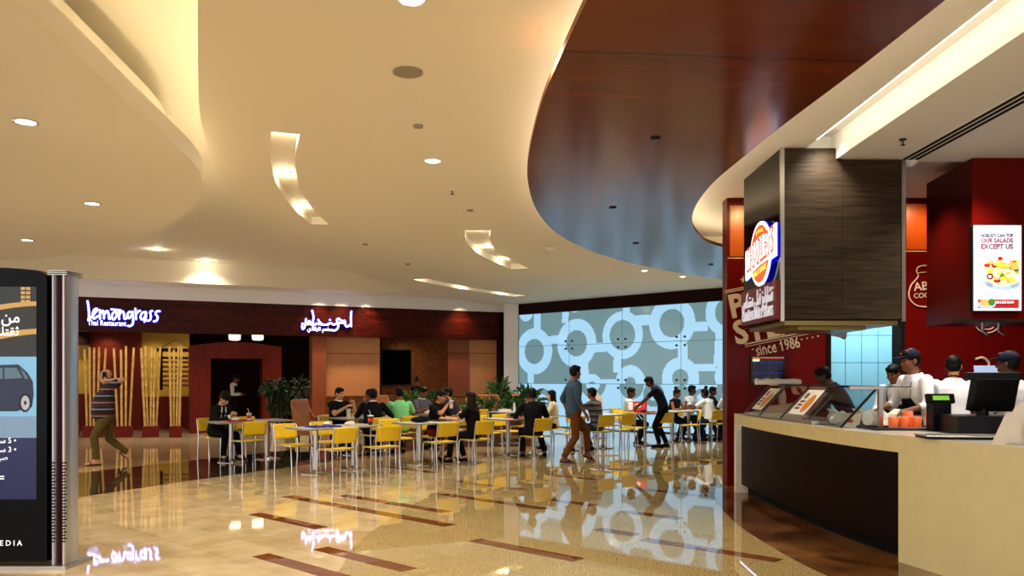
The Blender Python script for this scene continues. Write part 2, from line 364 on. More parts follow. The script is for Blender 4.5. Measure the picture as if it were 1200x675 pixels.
# wooden panel, one continuous S shape
wl = [(760, -200), (717, -60), (688, 0), (660, 60), (635, 120), (620, 180), (619, 215), (630, 248), (655, 275), (700, 297), (760, 313), (852, 328), (960, 338)]
wr = [(960, 302), (870, 293), (832, 285), (816, 272), (811, 258), (816, 240), (835, 215), (870, 185), (920, 145), (1000, 85), (1108, 0), (1185, -60), (1360, -200)]
WL = smooth_path([at_z(*p, HW) for p in wl], 6); WR = smooth_path([at_z(*p, HW) for p in wr], 6)
polyslab('ceiling_wood', [(p.x, p.y) for p in WL]+[(p.x, p.y) for p in WR], HW, HW+.05, 'ceiling_wood', 'brown_wood')
def led(name, pts, inset, z, m, side, h=.02, w=.03):   # LED strip lying on top of a panel, set back from its edge
    b = MB(); q = []
    for i, p in enumerate(pts):
        d = (pts[min(i+1, len(pts)-1)]-pts[max(i-1, 0)]).normalized(); q.append(p+V((-d.y, d.x, 0))*inset*side)
    L, R = [], []
    for i, p in enumerate(q):
        d = (q[min(i+1, len(q)-1)]-q[max(i-1, 0)]).normalized(); s = V((-d.y, d.x, 0))*w/2; L.append(p+s); R.append(p-s)
    vs = []
    for a, c in zip(L, R): vs += [(a.x, a.y, z), (c.x, c.y, z), (c.x, c.y, z+h), (a.x, a.y, z+h)]
    fs = []
    for i in range(len(L)-1):
        for j in range(4): fs.append((i*4+j, i*4+(j+1) % 4, i*4+4+(j+1) % 4, i*4+4+j))
    b.add(vs, fs); return struct(b.build(name, m))
led('trim_1', WL[3:-3], .2, HW+.05, 'strip_warm', -1)
led('trim_2', WR[3:-3], .2, HW+.05, 'strip_bright', -1)
# kiosk side ceiling with its light slot
b = MB(); b.prism([(1.3, -3), (3.32, -3), (3.32, 9.1), (3.32, 14.6), (1.3, 14.6)], HK, HK+.2)
b.prism([(3.32, 9.1), (10.5, 9.1), (10.5, 14.6), (3.32, 14.6)], HK, HK+.2)
b.prism([(3.32, -3), (3.65, -3), (3.65, 9.1), (3.32, 9.1)], HK+.16, HK+.3)
struct(b.build('ceiling_kiosk', 'plaster_white'))
b = MB(); b.prism([(3.65, -3), (10.5, -3), (10.5, 9.1), (3.65, 9.1)], 4.04, HK+.4); struct(b.build('ceiling_soffit', 'plaster_white'))
b = MB(); b.box((3.34, 2.2, HK+.05), (3.40, 8.85, HK+.13)); o = b.build('linear_lamp', 'tube_white')
tag(o, 'long bright tube glowing in the ceiling slot that runs to the wood-clad box', 'ceiling light')
# lobed disc, with its stepped rim
da = [(40, -200), (-20, -70), (22, 0), (80, 55), (150, 120), (200, 165), (230, 195), (237, 215), (230, 240), (200, 263), (160, 282), (100, 295), (50, 302), (0, 305), (-120, 309)]
DA = smooth_path([at_z(*p, HD) for p in da], 6)
D2 = [(p.x, p.y) for p in DA]+[(-17.5, 13), (-17.5, 2.0)]
polyslab('ceiling_disc', D2, HD, HD+.18, 'plaster')
def inset(poly, d):
    n = len(poly); out = []
    for i in range(n):
        a, c = V(poly[i-1]), V(poly[(i+1) % n]); t = (c-a).normalized(); out.append((poly[i][0]-t.y*d, poly[i][1]+t.x*d))
    return out
sgn = 1 if sum(D2[i][0]*D2[(i+1) % len(D2)][1]-D2[(i+1) % len(D2)][0]*D2[i][1] for i in range(len(D2))) > 0 else -1
polyslab('ceiling_disc_core', inset(D2, .35*sgn), HD+.18, 4.3, 'plaster')
led('trim_3', DA[3:-4], .25, HD+.18, 'strip_warm', sgn)
led('trim_4', pl[4:-8], .16, HC+.2, 'strip_warm', -1)

# ---------------------------------------------------------------- restaurant front
FL = V((-11.8, 21.2, 0)); FR = V((-.37, 26.4, 0)); FU = (FR-FL).normalized(); FN = V((FU.y, -FU.x, 0))   # FN looks at the camera
FT = Matrix(((FU.x, -FN.x, 0, FL.x), (FU.y, -FN.y, 0, FL.y), (0, 0, 1, 0), (0, 0, 0, 1)))
FI = FT.inverted()
def fp(px, py, d=0.): return FI @ at_plane(px, py, FL-FN*d, FN)      # (along, depth, height) in the front's own frame
def ft(px, d=0.): return fp(px, HZ, d).x
def fw(t, d, z): return FT @ V((t, d, z))
FE = (FR-FL).length
FRZ = math.atan2(FU.y, FU.x)
def fbox(name, t0, t1, d0, d1, z0, z1, m, st=True, bevel=0):
    b = MB(); b.T = FT; b.box((t0, d0, z0), (t1, d1, z1)); o = b.build(name, m, bevel=bevel); return struct(o) if st else o
fbox('wall_fascia', -5, FE, 0, .3, 2.83, 3.75, 'fascia_wood')
fbox('wall_fascia_band', -5, FE+.2, -.03, .3, 3.75, 4.12, 'white_paint')
fbox('ceiling_front', -5, FE+.2, -1.5, .3, 4.12, 4.3, 'plaster_white')
fbox('wall_bulkhead', -5, 9.2, -1.75, -1.5, 4.05, 4.7, 'plaster')
b = MB(); b.T = FT
for k in range(7): b.box((-4.5+k*1.9, -1.42, 4.09), (-3.1+k*1.9, -1.38, 4.11))
struct(b.build('trim_5', 'strip_cool'))
fbox('ceiling_restaurant', -5, FE, .3, 5.5, 2.95, 3.1, 'wall_dark')
fbox('wall_restaurant', -5, FE+1, 5.2, 5.4, 0, 3, 'wall_dark')
# alcove behind the bamboo
b = MB(); b.T = FT; D = 2.6
b.box((-5, D, 0), (ft(222, D), D+.2, 2.95), 0)
b.box((-5, D-.06, 0), (ft(104, D-.06), D, 1.1), 1)
b.box((ft(104, D-.3), D-.3, 0), (ft(166, D-.3), D, 2.95), 1)
b.box((ft(166, D-.06), D-.06, 0), (ft(222, D-.06), D, 1.0), 1)
b.box((-5, D-.5, 2.55), (ft(103, D-.5), D, 2.95), 2)
struct(b.build('wall_alcove', ['wall_ochre', 'wall_red', 'wall_dark']))
# portal
pb = MB(); pb.T = FT
x0, x1, i0, i1 = ft(222, .1), ft(330, .1), ft(247, .1), ft(308, .1)
zt = fp(276, 402, .1).z; zi = fp(276, 420, .1).z; zs = zt-.1
prof = [(x0, 0), (x0, zs)]+[(x0+(x1-x0)*i/10, zs+.13*math.sin(math.pi*i/10)) for i in range(1, 10)]+[(x1, zs), (x1, 0), (i1, 0), (i1, zi), (i0, zi), (i0, 0)]
rot = Matrix.Rotation(math.pi/2, 4, 'X'); old = pb.T; pb.T = old @ Matrix.Translation((0, .75, 0)) @ rot
pb.prism(prof, 0, .65); pb.T = old
portal = thing('entrance_portal', 'maroon wooden portal with an arched top framing the dark restaurant entrance', 'portal', fw((x0+x1)/2, .4, 0))
o = pb.build('portal_frame', 'maroon_wood'); o.parent = portal; o.matrix_parent_inverse = Matrix.Translation(-portal.location)
# columns and panels of the front
fbox('wall_pillar_1', ft(366, .1), ft(382, .1), .1, .6, 0, 2.9, 'brown_panel')
def panel(name, a, c, d, m):
    zz = fp(a, 414, d).z; b = MB(); b.T = FT
    b.box((ft(a, d), d, 0), (ft(c, d), d+.12, zz-.008)); b.box((ft(a, d), d, zz+.008), (ft(c, d), d+.12, 2.95)); b.box((ft(a, d), d+.01, zz-.01), (ft(c, d), d+.1, zz+.01), 1)
    return struct(b.build(name, [m, 'wall_dark']))
panel('wall_panel_1', 382, 445, .35, 'peach_panel')
panel('wall_panel_2', 525, 550, .25, 'brown_panel')
panel('wall_panel_3', 550, 586, .35, 'peach_panel')
fbox('wall_recess', ft(440, 2.), ft(530, 2.), 2., 2.15, 0, 2.95, 'brown_wood')
fbox('wall_recess_side', ft(445, .4), ft(445, .4)+.05, .4, 2., 0, 2.95, 'wall_dark')
fbox('trim_6', ft(586, 0), ft(590.5, 0), -.1, .3, 0, 3.75, 'black_matte')
cA, cB = at_y(590.5, HZ, 26.1), at_y(607.5, HZ, 26.1)
b = MB(); b.box((cA.x, 26.1, 0), (cB.x, 26.7, 4.0)); struct(b.build('wall_column', 'white_paint'))

# ---------------------------------------------------------------- glass wall
G0 = V((.2, 26.4, 0)); G1 = V((5.8, 21.4, 0)); GU = (G1-G0).normalized(); GN = V((GU.y, -GU.x, 0))
if GN.y > 0: GN = -GN
GT = Matrix(((GU.x, -GN.x, 0, G0.x), (GU.y, -GN.y, 0, G0.y), (0, 0, 1, 0), (0, 0, 0, 1))); GI = GT.inverted()
def gp(px, py, d=0.): return GI @ at_plane(px, py, G0-GN*d, GN)
def gc(cx, cy): return gp(600+cx*.237, 330+cy*.237)                  # from the enlarged view of the wall
RINGS = []; BARS = []
def ring(cx, cy, ro, ri): c = gc(cx, cy); s = (c.z-gc(cx, cy+ro).z); s2 = c.z-gc(cx, cy+ri).z; RINGS.append((c.x, c.z, s*1.06, s2)); return c
def bar(x0, y0, x1, y1, w):
    a, c = gc(x0, y0), gc(x1, y1); BARS.append((a.x, a.z, c.x, c.z, w/2))
Z1, Z2 = gp(729, 402).z, gp(729, 450).z
ring(110, 345, 108, 62); ring(318, 305, 114, 65); ring(545, 265, 112, 75); ring(790, 205, 122, 70); ring(1070, 150, 118, 72)
ring(70, 150, 44, 0); ring(832, 478, 98, 46); ring(585, 500, 82, 30); ring(395, 520, 60, 26); ring(1090, 470, 90, 46); ring(310, 110, 40, 0)
for q in ((92, 430, 92, 510, .26), (125, 150, 125, 250, .28), (268, 120, 262, 205, .26), (180, 290, 250, 285, .26), (395, 330, 475, 322, .28), (610, 190, 705, 190, .3), (885, 222, 970, 222, .26),
          (845, 310, 845, 400, .3), (522, 350, 520, 450, .28), (355, 400, 358, 500, .34), (890, 425, 1010, 425, .2), (1040, 240, 1030, 420, .4), (565, 60, 565, 170, .25), (720, 60, 735, 130, .2), (440, 500, 520, 500, .2), (640, 350, 760, 440, .0)):
    if q[4]: bar(*q)
LOW = []
for cx, cy, ro, ri in ((150, 590, 62, 34), (400, 500, 78, 44), (590, 510, 72, 0), (840, 560, 50, 0), (1065, 560, 70, 30), (700, 560, 60, 30), (940, 590, 62, 36), (300, 600, 60, 30)):
    c = gc(cx, cy); s = c.z-gc(cx, cy+ro).z; s2 = c.z-gc(cx, cy+ri).z if ri else 0; LOW.append((c.x, c.z, s, s2))
def light_at(x, z):
    if z < Z2:
        for cx, cz, ro, ri in LOW:
            r = math.hypot(x-cx, z-cz)
            if ri < r < ro: return False
        return True
    for cx, cz, ro, ri in RINGS:
        if math.hypot(x-cx, z-cz) < ri: return False
    for cx, cz, ro, ri in RINGS:
        if math.hypot(x-cx, z-cz) < ro: return True
    for ax, az, bx, bz, w in BARS:
        dx, dz = bx-ax, bz-az; k = max(0, min(1, ((x-ax)*dx+(z-az)*dz)/(dx*dx+dz*dz)))
        if math.hypot(x-ax-dx*k, z-az-dz*k) < w and 0 < k < 1: return True
    return False
win = MB(); win.T = GT
seam = [gp(p, HZ).x for p in (608, 667, 729, 798)]; wd = seam[2]-seam[1]
seam += [seam[3]+(seam[3]-seam[2]), seam[3]+2*(seam[3]-seam[2])]
ZT = 3.66; rows = [.03, Z2, Z1, ZT]; cs = .022
for i in range(5):
    for j in range(3):
        a, c, e, f = seam[i]+.008, seam[i+1]-.008, rows[j]+.008, rows[j+1]-.008
        nx, nz = int((c-a)/cs), int((f-e)/cs); vs = []; fs = []; ms = []
        for r in range(nz+1):
            for q in range(nx+1): vs.append((a+(c-a)*q/nx, 0, e+(f-e)*r/nz))
        o = len(win.v); win.add(vs, [])
        for r in range(nz):
            for q in range(nx):
                k = o+r*(nx+1)+q; win.f.append([k, k+1, k+nx+2, k+nx+1]); win.s.append(False)
                win.m.append(0 if light_at(a+(c-a)*(q+.5)/nx, e+(f-e)*(r+.5)/nz) else 1)
        win.box((a, .002, e), (c, .03, f), 2)
win.box((seam[0], .02, .03), (seam[-1], .06, ZT), 2)
w1 = struct(win.build('window_1', ['glass_light', 'glass_grey', 'glass_seam']))
for i in range(1, 5):
    for z in (Z1, Z2):
        f = MB(); f.T = GT
        for dx in (-.13, .13):
            for dz in (-.12, .12): f.cyl((seam[i]+dx, -.035, z+dz), (seam[i]+dx, .0, z+dz), .032, n=10)
        f.tube([(seam[i]-.13, .01, z-.12), (seam[i], .015, z), (seam[i]+.13, .01, z+.12)], .01, 6); f.tube([(seam[i]-.13, .01, z+.12), (seam[i], .015, z), (seam[i]+.13, .01, z-.12)], .01, 6)
        struct(f.build('window_fitting', 'black_plastic', w1))
b = MB(); b.T = GT; b.box((-.25, -.12, ZT), (seam[-1], .3, 4.0)); b.box((-.25, .06, 0), (seam[-1], .3, ZT)); b.box((-.25, -.02, 0), (seam[-1], .06, .03)); struct(b.build('wall_glass_header', 'brown_panel_dark' if 'brown_panel_dark' in MATS else 'dark_header' if 'dark_header' in MATS else 'wall_dark'))
b = MB(); b.box((8.6, -3, 0), (8.8, 20, 4.6)); struct(b.build('wall_right', 'wall_red'))

# ---------------------------------------------------------------- lamps and other ceiling fittings
for q in ((482, -2), (507, 188), (755, 317), (800, 324)): LAMPS.append((at_z(*q, HC), HC, .085 if q[1] < 200 else .07, 'main'))
for q in ((30, 142), (108, 238), (32, 281)): LAMPS.append((at_z(*q, HD), HD, .08, 'disc'))
LBL = {0: 'near end of the large curved slot left of centre', 1: 'middle of the large curved slot', 2: 'far end of the large curved slot',
       3: 'upper end of the small curved slot', 4: 'bend of the small curved slot', 5: 'lower end of the small curved slot',
       6: 'first place in the flat slot above the corner', 7: 'middle of the flat slot above the corner', 8: 'last place in the flat slot above the corner',
       9: 'recess over the restaurant front, just past the lobed disc', 10: 'recess over the restaurant front, right of its neighbour',
       11: 'main ceiling at the top edge of the picture', 12: 'main ceiling beside the curve of the wooden panel', 13: 'ceiling above the glass wall, left of a like lamp', 14: 'ceiling above the glass wall, right of a like lamp',
       15: 'lobed disc, the highest of three in the picture', 16: 'lobed disc, closest to its rounded tip', 17: 'lobed disc, lowest of three in the picture'}
SPOTS = []
for i, (p, z, r, kind) in enumerate(LAMPS):
    t = thing('ceiling_lamp', 'round recessed ceiling lamp in the '+LBL[i], 'ceiling light', (p.x, p.y, z), 0, 'recessed lamps of the ceiling')
    b = MB(); b.lathe([(r, 0), (r*1.18, 0), (r*1.18, -.012), (r, -.012)], 24, caps=False); b.build('lamp_ring', 'chrome' if kind == 'disc' else 'white_paint', t)
    b = MB(); b.lathe([(r*.98, 0), (r*.98, -.006), (r*.5, -.009), (.002, -.01)], 24); b.build('lamp_lens', 'lamp_white' if kind != 'slot' else 'lamp_warm', t)
    SPOTS.append((p.x, p.y, z-.03, kind))
def small_fit(name, lab, cat, px, py, z, prof, m, extra=None):
    p = at_z(px, py, z); t = thing(name, lab, cat, (p.x, p.y, z), 0)
    b = MB(); b.lathe(prof, 20); b.build('housing', m, t)
    if extra: b = MB(); extra(b); b.build('sensor', 'dark_metal', t)
sp = [(.0, 0), (.035, 0), (.035, -.012), (.008, -.015)]
def sprk(b): b.cyl((0, 0, -.01), (0, 0, -.06), .008, n=8); b.lathe([(.002, -.06), (.025, -.06), (.025, -.064), (.002, -.066)], 12)
small_fit('ceiling_speaker', 'round grey loudspeaker grille in the cream ceiling at upper centre', 'speaker', 478, 84, HC, [(.001, 0), (.12, 0), (.12, -.01), (.095, -.014), (.001, -.012)], 'table_edge')
for q, lab in (((530, 222), 'ceiling sprinkler on the cream ceiling beside the bright wooden edge'), ((1058, 163), 'ceiling sprinkler on the soffit in front of the wood-clad box')):
    small_fit('ceiling_sprinkler', lab, 'sprinkler', *q, HC if q[0] < 900 else 4.04, sp, 'white_paint' if q[0] < 900 else 'dark_metal', sprk)
for q, lab in (((490, 147), 'small disc on the cream ceiling in the middle of the plate'), ((551, 246), 'small disc on the cream ceiling above the small curved slot'), ((428, 286), 'small disc on the cream ceiling left of the small curved slot'), ((478, 309), 'small disc on the cream ceiling above the flat slot')):
    small_fit('ceiling_sensor', lab, 'sensor', *q, HC, [(.001, 0), (.05, 0), (.045, -.02), (.001, -.024)], 'table_edge')
sm = [(.001, 0), (.09, 0), (.09, -.02), (.07, -.035), (.05, -.06), (.001, -.065)]
for q, lab in (((645, 290), 'smoke detector on the cream ceiling just beside the far curve of the wooden panel'), ((617, 362), 'dome camera on the ceiling at the corner of the glass wall')):
    small_fit('smoke_detector', lab, 'smoke detector', *q, HC, sm, 'white_paint')
for q, lab in (((768, 162), 'small dark sensor on the wooden ceiling, largest of its four'), ((718, 243), 'small dark sensor on the wooden ceiling, second of four going away'), ((745, 285), 'small dark sensor on the wooden ceiling, third of four going away'), ((833, 310), 'small dark sensor on the wooden ceiling by the red wall')):
    small_fit('ceiling_sensor', lab, 'sensor', *q, HW, [(.001, 0), (.05, 0), (.045, -.012), (.001, -.014)], 'dark_metal')
small_fit('smoke_detector', 'white smoke detector on the soffit between the two kiosk boxes', 'smoke detector', 1066, 189, 4.04, sm, 'white_paint')
# slot vent of the kiosk soffit
t = thing('air_vent', 'long black linear air vent in the soffit leading past the wood-clad box', 'vent', (4.5, 7.4, 4.04))
for k in range(3):
    b = MB(); b.box((-.10+k*.07, -2.6, -.006), (-.055+k*.07, 1.65, .004)); b.build('slot', 'black_matte', t)
b = MB(); b.box((-.12, -2.62, -.004), (.14, 1.67, .006)); b.build('frame', 'white_paint', t)
# pendant lamps inside the restaurant
for q, lab in (((275, 394), 'glowing lamp hanging in the restaurant over the portal, left of its twin'), ((302, 394), 'glowing lamp hanging in the restaurant over the portal, right of its twin')):
    p = at_plane(q[0], q[1], FL-FN*1.2, FN); t = thing('pendant_lamp', lab, 'lamp', p, 0, 'lamps over the portal')
    b = MB(); b.lathe([(.1, -.12), (.16, -.1), (.17, .1), (.1, .12)], 20); b.build('lamp_shade', 'lamp_warm', t)
    b = MB(); b.cyl((0, 0, .12), (0, 0, 2.95-p.z), .01, n=6); b.build('cord', 'black_plastic', t)
# ================================================================ the sandwich kiosk
XF = smooth_path([(3.07, 11.0), (3.04, 10.2), (3.04, 9.3), (3.08, 8.4), (3.16, 7.5), (3.3, 6.8), (3.58, 5.75), (3.98, 4.8), (4.5, 3.9), (5.2, 3.1)], 6)
def xf(Y):
    for a, c in zip(XF, XF[1:]):
        if c.y <= Y <= a.y: return a.x+(c.x-a.x)*(a.y-Y)/(a.y-c.y)
    return XF[0].x if Y > 11 else XF[-1].x
def counter_poly(y0, y1, o0, o1):                 # plan strip between two insets from the front edge
    P = [p for p in XF if y0 < p.y < y1]
    P = [V((xf(y1), y1))]+[V((p.x, p.y)) for p in P]+[V((xf(y0), y0))]
    A, B = [], []
    for i, p in enumerate(P):
        d = (P[min(i+1, len(P)-1)]-P[max(i-1, 0)]).normalized(); n = V((-d.y, d.x)); A.append(p+n*o0); B.append(p+n*o1)
    return [(q.x, q.y) for q in A]+[(q.x, q.y) for q in B[::-1]]
HT = 1.08
ct = thing('service_counter', 'long curved kiosk counter with cream top and dark recessed wooden front', 'counter', (3.5, 7, 0))
def cpart(b, name, m, bevel=0):
    o = b.build(name, m, bevel=bevel); o.parent = ct; o.matrix_parent_inverse = Matrix.Translation((-3.5, -7, 0)); return o
b = MB(); b.prism(counter_poly(3.1, 11.0, 0, .82), HT-.145, HT, 0, 0, 1); cpart(b, 'worktop', ['corian', 'corian_top'])
b = MB(); b.prism(counter_poly(3.1, 6.8, 0, .8), 0, HT-.145); cpart(b, 'end_block', 'corian')
b = MB(); b.prism(counter_poly(10.88, 11.0, 0, .8), 0, HT-.145); cpart(b, 'end_post', 'white_gloss')
b = MB(); b.prism(counter_poly(6.8, 10.88, .07, .8), .12, HT-.145); cpart(b, 'front_panel', 'front_wood')
b = MB(); b.prism(counter_poly(6.8, 10.88, .16, .8), 0, .12); cpart(b, 'toe_kick', 'black_matte')
b = MB(); b.prism(counter_poly(6.9, 10.86, .04, .055), HT-.148, HT-.1455); cpart(b, 'light_strip', 'strip_cool')['label'] = 'cool white light strip under the counter lip'
polyslab('floor_kiosk', [(4.2, 3.2), (8.6, 3.2), (8.6, 13.4), (4.2, 13.4)], -.05, .12, 'dark_marble')

YW = 11.5
xa, xb, xc = at_y(852, HZ, YW).x, at_y(971, HZ, YW).x, at_y(1058, HZ, YW).x
b = MB(); b.box((xa, YW, 0), (xb, YW+.25, HK)); struct(b.build('wall_kiosk_left', 'red_panel'))
b = MB(); b.box((xc, YW, 0), (8.6, YW+.25, HK)); struct(b.build('wall_kiosk_right', 'red_panel'))
b = MB(); b.box((xb, YW+.02, 2.55), (xc, YW+.23, HK)); struct(b.build('wall_kiosk_lintel', 'wall_dark'))
b = MB(); b.box((xb-.03, YW-.02, 0), (xb+.03, YW+.27, 2.55)); b.box((xc-.03, YW-.02, 0), (xc+.02, YW+.27, 2.55)); b.box((xb, YW-.02, 2.5), (xc, YW+.27, 2.57)); struct(b.build('trim_7', 'black_matte'))
b = MB(); YT = 13.5; x0 = at_y(990.6, HZ, YT).x; z0 = at_y(0, 393, YT).z; dx = at_y(1009.8, HZ, YT).x-x0; dz = z0-at_y(0, 425, YT).z
for i in range(-3, 11):
    for j in range(-5, 5):
        b.box((x0+i*dx+.005, YT, max(0.13, z0+j*dz+.005)), (x0+(i+1)*dx-.005, YT+.02, z0+(j+1)*dz-.005))
b.box((4.5, YT+.012, .1), (8.6, YT+.1, HK), 1); struct(b.build('wall_kitchen', ['teal_tile', 'grout']))
b = MB(); b.box((xb, YW+.25, 3.2), (8.6, YT, 3.3)); struct(b.build('ceiling_kitchen', 'white_paint'))
# lettering of the red wall
let = thing('wall_lettering', 'cream lettering PHILLY STEAKS since 1986 slanting across the red wall', 'sign', at_y(858, 372, YW-.006))
Tl = frame((0, 0, 0), (math.cos(.2), 0, math.sin(.2)), (-math.sin(.2), 0, math.cos(.2)))
px = 1/81.1
b = MB(); b.T = Tl; b.text('PHILLY', .46, .006, offset=.035, width=1.30); b.build('upper_word', 'cream_ink', let)
b = MB(); b.T = Tl; b.T = Tl @ Matrix.Translation((-.02, -.385, 0)); b.text('STEAKS', .46, .006, offset=.035, width=1.42); b.build('lower_word', 'cream_ink', let)
b = MB(); b.T = Tl @ Matrix.Translation((.24, -.615, 0)); b.text('since 1986', .22, .004, offset=.006, width=.64); b.build('year_line', 'cream_ink', let)
b = MB(); b.T = Tl
b.box((.1, -.425, 0), (1.28, -.413, .004)); b.box((.1, -.455, 0), (1.28, -.446, .004))
for k in range(60): b.box((.1+k*.0197, -.413, 0), (.11+k*.0197, -.404, .004))
for k in range(13): b.cyl((.2+k*.08, -.51, 0), (.2+k*.08, -.51, .004), .011, n=8)
b.box((-.03, .39, 0), (1.2, .402, .004)); b.box((-.03, .36, 0), (1.2, .368, .004))
for k in range(60): b.box((-.03+k*.0205, .368, 0), (-.02+k*.0205, .378, .004))
st = [(.055*(1 if i % 2 == 0 else .42)*math.sin(i*math.pi/5), .055*(1 if i % 2 == 0 else .42)*math.cos(i*math.pi/5)) for i in range(10)]
b.T = Tl @ Matrix.Translation((.27, .5, 0)); b.prism(st, 0, .004); b.build('rules', 'cream_ink', let)
b = MB()
for q, wall in (((852, 303, 880), 0), ((1060, 295, 1090), 1)):
    p, r = at_y(q[0], q[1], YW), at_y(q[2], q[1], YW); b.box((p.x+.01, YW-.008, p.z), (r.x+.3, YW, p.z+.012))
struct(b.build('trim_8', 'cream_ink'))
b = MB()
p, r = at_y(853, 236, YW), at_y(905, 302, YW); b.box((p.x+.03, YW-.006, r.z+.02), (r.x, YW, p.z-.06))  # spot glow on the upper red wall, painted as an orange patch
p, r = at_y(1062, 234, YW), at_y(1100, 294, YW); b.box((p.x, YW-.006, r.z+.02), (r.x+.6, YW, p.z-.06)); struct(b.build('trim_orange_glow', 'orange_glow_panel'))
# jar emblem and round emblem on the right-hand red wall
def stroke(b, pts, Y, r, n=6, mi=0): b.tube([at_y(p[0], p[1], Y) for p in pts], r, n, mi)
em = thing('wall_emblem', 'thin cream jar outline with lettering on the red wall between the two boxes', 'sign', at_y(1078, 340, YW-.004)); off = Matrix.Translation(-em.location)
b = MB(); b.T = off
jar = smooth_path([(1095, 311), (1078, 312), (1074, 318), (1076, 324), (1068, 334), (1065, 345), (1068, 353), (1077, 359), (1096, 360)], 4)
stroke(b, jar, YW-.008, .01); stroke(b, [(1074, 320), (1096, 318)], YW-.008, .006)
b.build('jar_outline', 'cream_ink', em)
b = MB(); b.T = off @ frame(at_y(1071, 341, YW-.006), (1, 0, .12), (-.12, 0, 1)); b.text('ABS', .17, .004, offset=.012)
b.T = off @ frame(at_y(1071, 349.5, YW-.006), (1, 0, .06), (-.06, 0, 1)); b.text('COOKIES', .1, .004, offset=.006); b.build('emblem_words', 'cream_ink', em)
em = thing('wall_emblem', 'cream arc of a round emblem on the red wall under the salad screen', 'sign', at_y(1157, 378, YW-.004)); off = Matrix.Translation(-em.location)
b = MB(); b.T = off
for R, a0, a1 in ((16, .15, 2.6), (12, .4, 2.9)):
    stroke(b, [(1157+R*math.cos(a0+(a1-a0)*i/20), 374+R*math.sin(a0+(a1-a0)*i/20)) for i in range(21)], YW-.01, .009)
b.build('arc', 'cream_ink', em)
em = thing('wall_emblem', 'faint cream curl painted on the red wall behind the kiosk staff', 'sign', at_y(1150, 426, YW-.004)); off = Matrix.Translation(-em.location)
b = MB(); b.T = off
stroke(b, smooth_path([(1143, 421), (1151, 419), (1158, 424), (1158, 430), (1151, 434), (1144, 431)], 4), YW-.01, [.012]*4+[.02]*17 if False else .018)
b.build('curl', 'cream_ink', em)

# ---------------------------------------------------------------- the two hanging boxes
BX0, BX1, BY0, BY1, BZ = 3.03, 4.42, 8.97, 10.4, 2.22
bx = thing('hanging_box', 'large wood-clad box hanging from the ceiling over the counter', 'bulkhead', ((BX0+BX1)/2, (BY0+BY1)/2, BZ)); off = Matrix.Translation(-bx.location)
def bpart(b, name, m, parent, bevel=0): o = b.build(name, m, parent, bevel=bevel); return o
b = MB(); b.T = off; xm = at_y(987, HZ, BY0).x; zr = [BZ+.01, at_y(0, 318, BY0).z, at_y(0, 258, BY0).z, 4.16]
for i, (a, c) in enumerate(((BX0+.04, xm), (xm+.004, BX1-.03))):
    for j in range(3): b.box((a, BY0, zr[j]+.003), (c, BY0+.03, min(zr[j+1], 4.03 if i else 4.16)))
bpart(b, 'cladding', 'hood_wood', bx)
b = MB(); b.T = off; b.box((BX0+.01, BY0+.03, BZ), (BX1, BY1, 4.03)); b.box((BX0+.01, BY0+.03, 4.03), (3.6, BY1, 4.16)); bpart(b, 'core', 'wall_dark', bx)
b = MB(); b.T = off; b.box((BX0, BY0+.02, BZ), (BX0+.012, BY1, 4.16)); bpart(b, 'side_panel', 'black_gloss', bx)
for a, z in ((BX0-.005, 4.16), (BX1-.03, 4.03)):
    b = MB(); b.T = off; b.box((a, BY0-.008, BZ-.01), (a+.042, BY0+.03, z)); bpart(b, 'edge_strip', 'steel', bx)
b = MB(); b.T = off; b.box((BX0+.06, BY0+.05, BZ-.05), (BX1-.05, BY1-.05, BZ)); b.box((BX0+.3, BY0+.3, BZ-.09), (BX1-.3, BY1-.3, BZ-.05)); bpart(b, 'underside', 'brass_plate', bx)
HX0, HY0, HY1 = 5.16, 8.92, 10.1
hb = thing('hanging_box', 'plain red box hanging from the ceiling with the salad screen on its face', 'bulkhead', (HX0+1.6, 9.5, BZ)); off = Matrix.Translation(-hb.location)
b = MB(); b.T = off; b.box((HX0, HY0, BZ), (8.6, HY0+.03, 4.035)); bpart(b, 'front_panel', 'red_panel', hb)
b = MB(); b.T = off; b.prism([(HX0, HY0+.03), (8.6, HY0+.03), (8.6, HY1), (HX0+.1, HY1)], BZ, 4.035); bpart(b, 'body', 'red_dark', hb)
for pxx in (1153, 1172):
    b = MB(); b.T = off; p = at_y(pxx, 376, HY0+.1); b.tube([(p.x, HY0+.12, BZ+.02), (p.x, HY0+.12, BZ-.12), (p.x+.02, HY0+.05, BZ-.16)], .018, 8); bpart(b, 'hook', 'steel', hb)
b = MB(); b.T = off; b.prism([(HX0-.28, HY0-.1), (HX0+.5, HY0-.1), (HX0+.5, HY0+.1)], BZ-.03, BZ); bpart(b, 'deflector', 'dark_metal', hb)

# ---------------------------------------------------------------- round lit sign and name plate on the side of the wooden box
rs = thing('roundel_sign', 'round orange and white lit sign reading CHARLEYS on the side of the wood-clad box', 'sign', (BX0-.03, 9.55, 3.06))
Tr = frame((0, 0, 0), (0, -1, 0), (0, 0, 1))
def circ(r, n=48, sy=1.): return [(r*math.cos(2*math.pi*i/n), r*sy*math.sin(2*math.pi*i/n)) for i in range(n)]
tl = math.tan(math.radians(7))
def ban(w, h): return [(-w/2, -h/2-w/2*tl), (0, -h/2+.03), (w/2, -h/2+w/2*tl*1.1), (w/2, h/2+w/2*tl*1.1), (0, h/2+.03), (-w/2, h/2-w/2*tl)]
b = MB(); b.T = Tr; b.prism(circ(.388), 0, .02); b.prism(ban(1.16, .38), 0, .02); b.build('halo', 'sign_blue', rs)
b = MB(); b.T = Tr; b.prism(circ(.385), .02, .05); b.prism(ban(1.15, .37), .02, .051); b.build('backing', 'sign_white', rs)
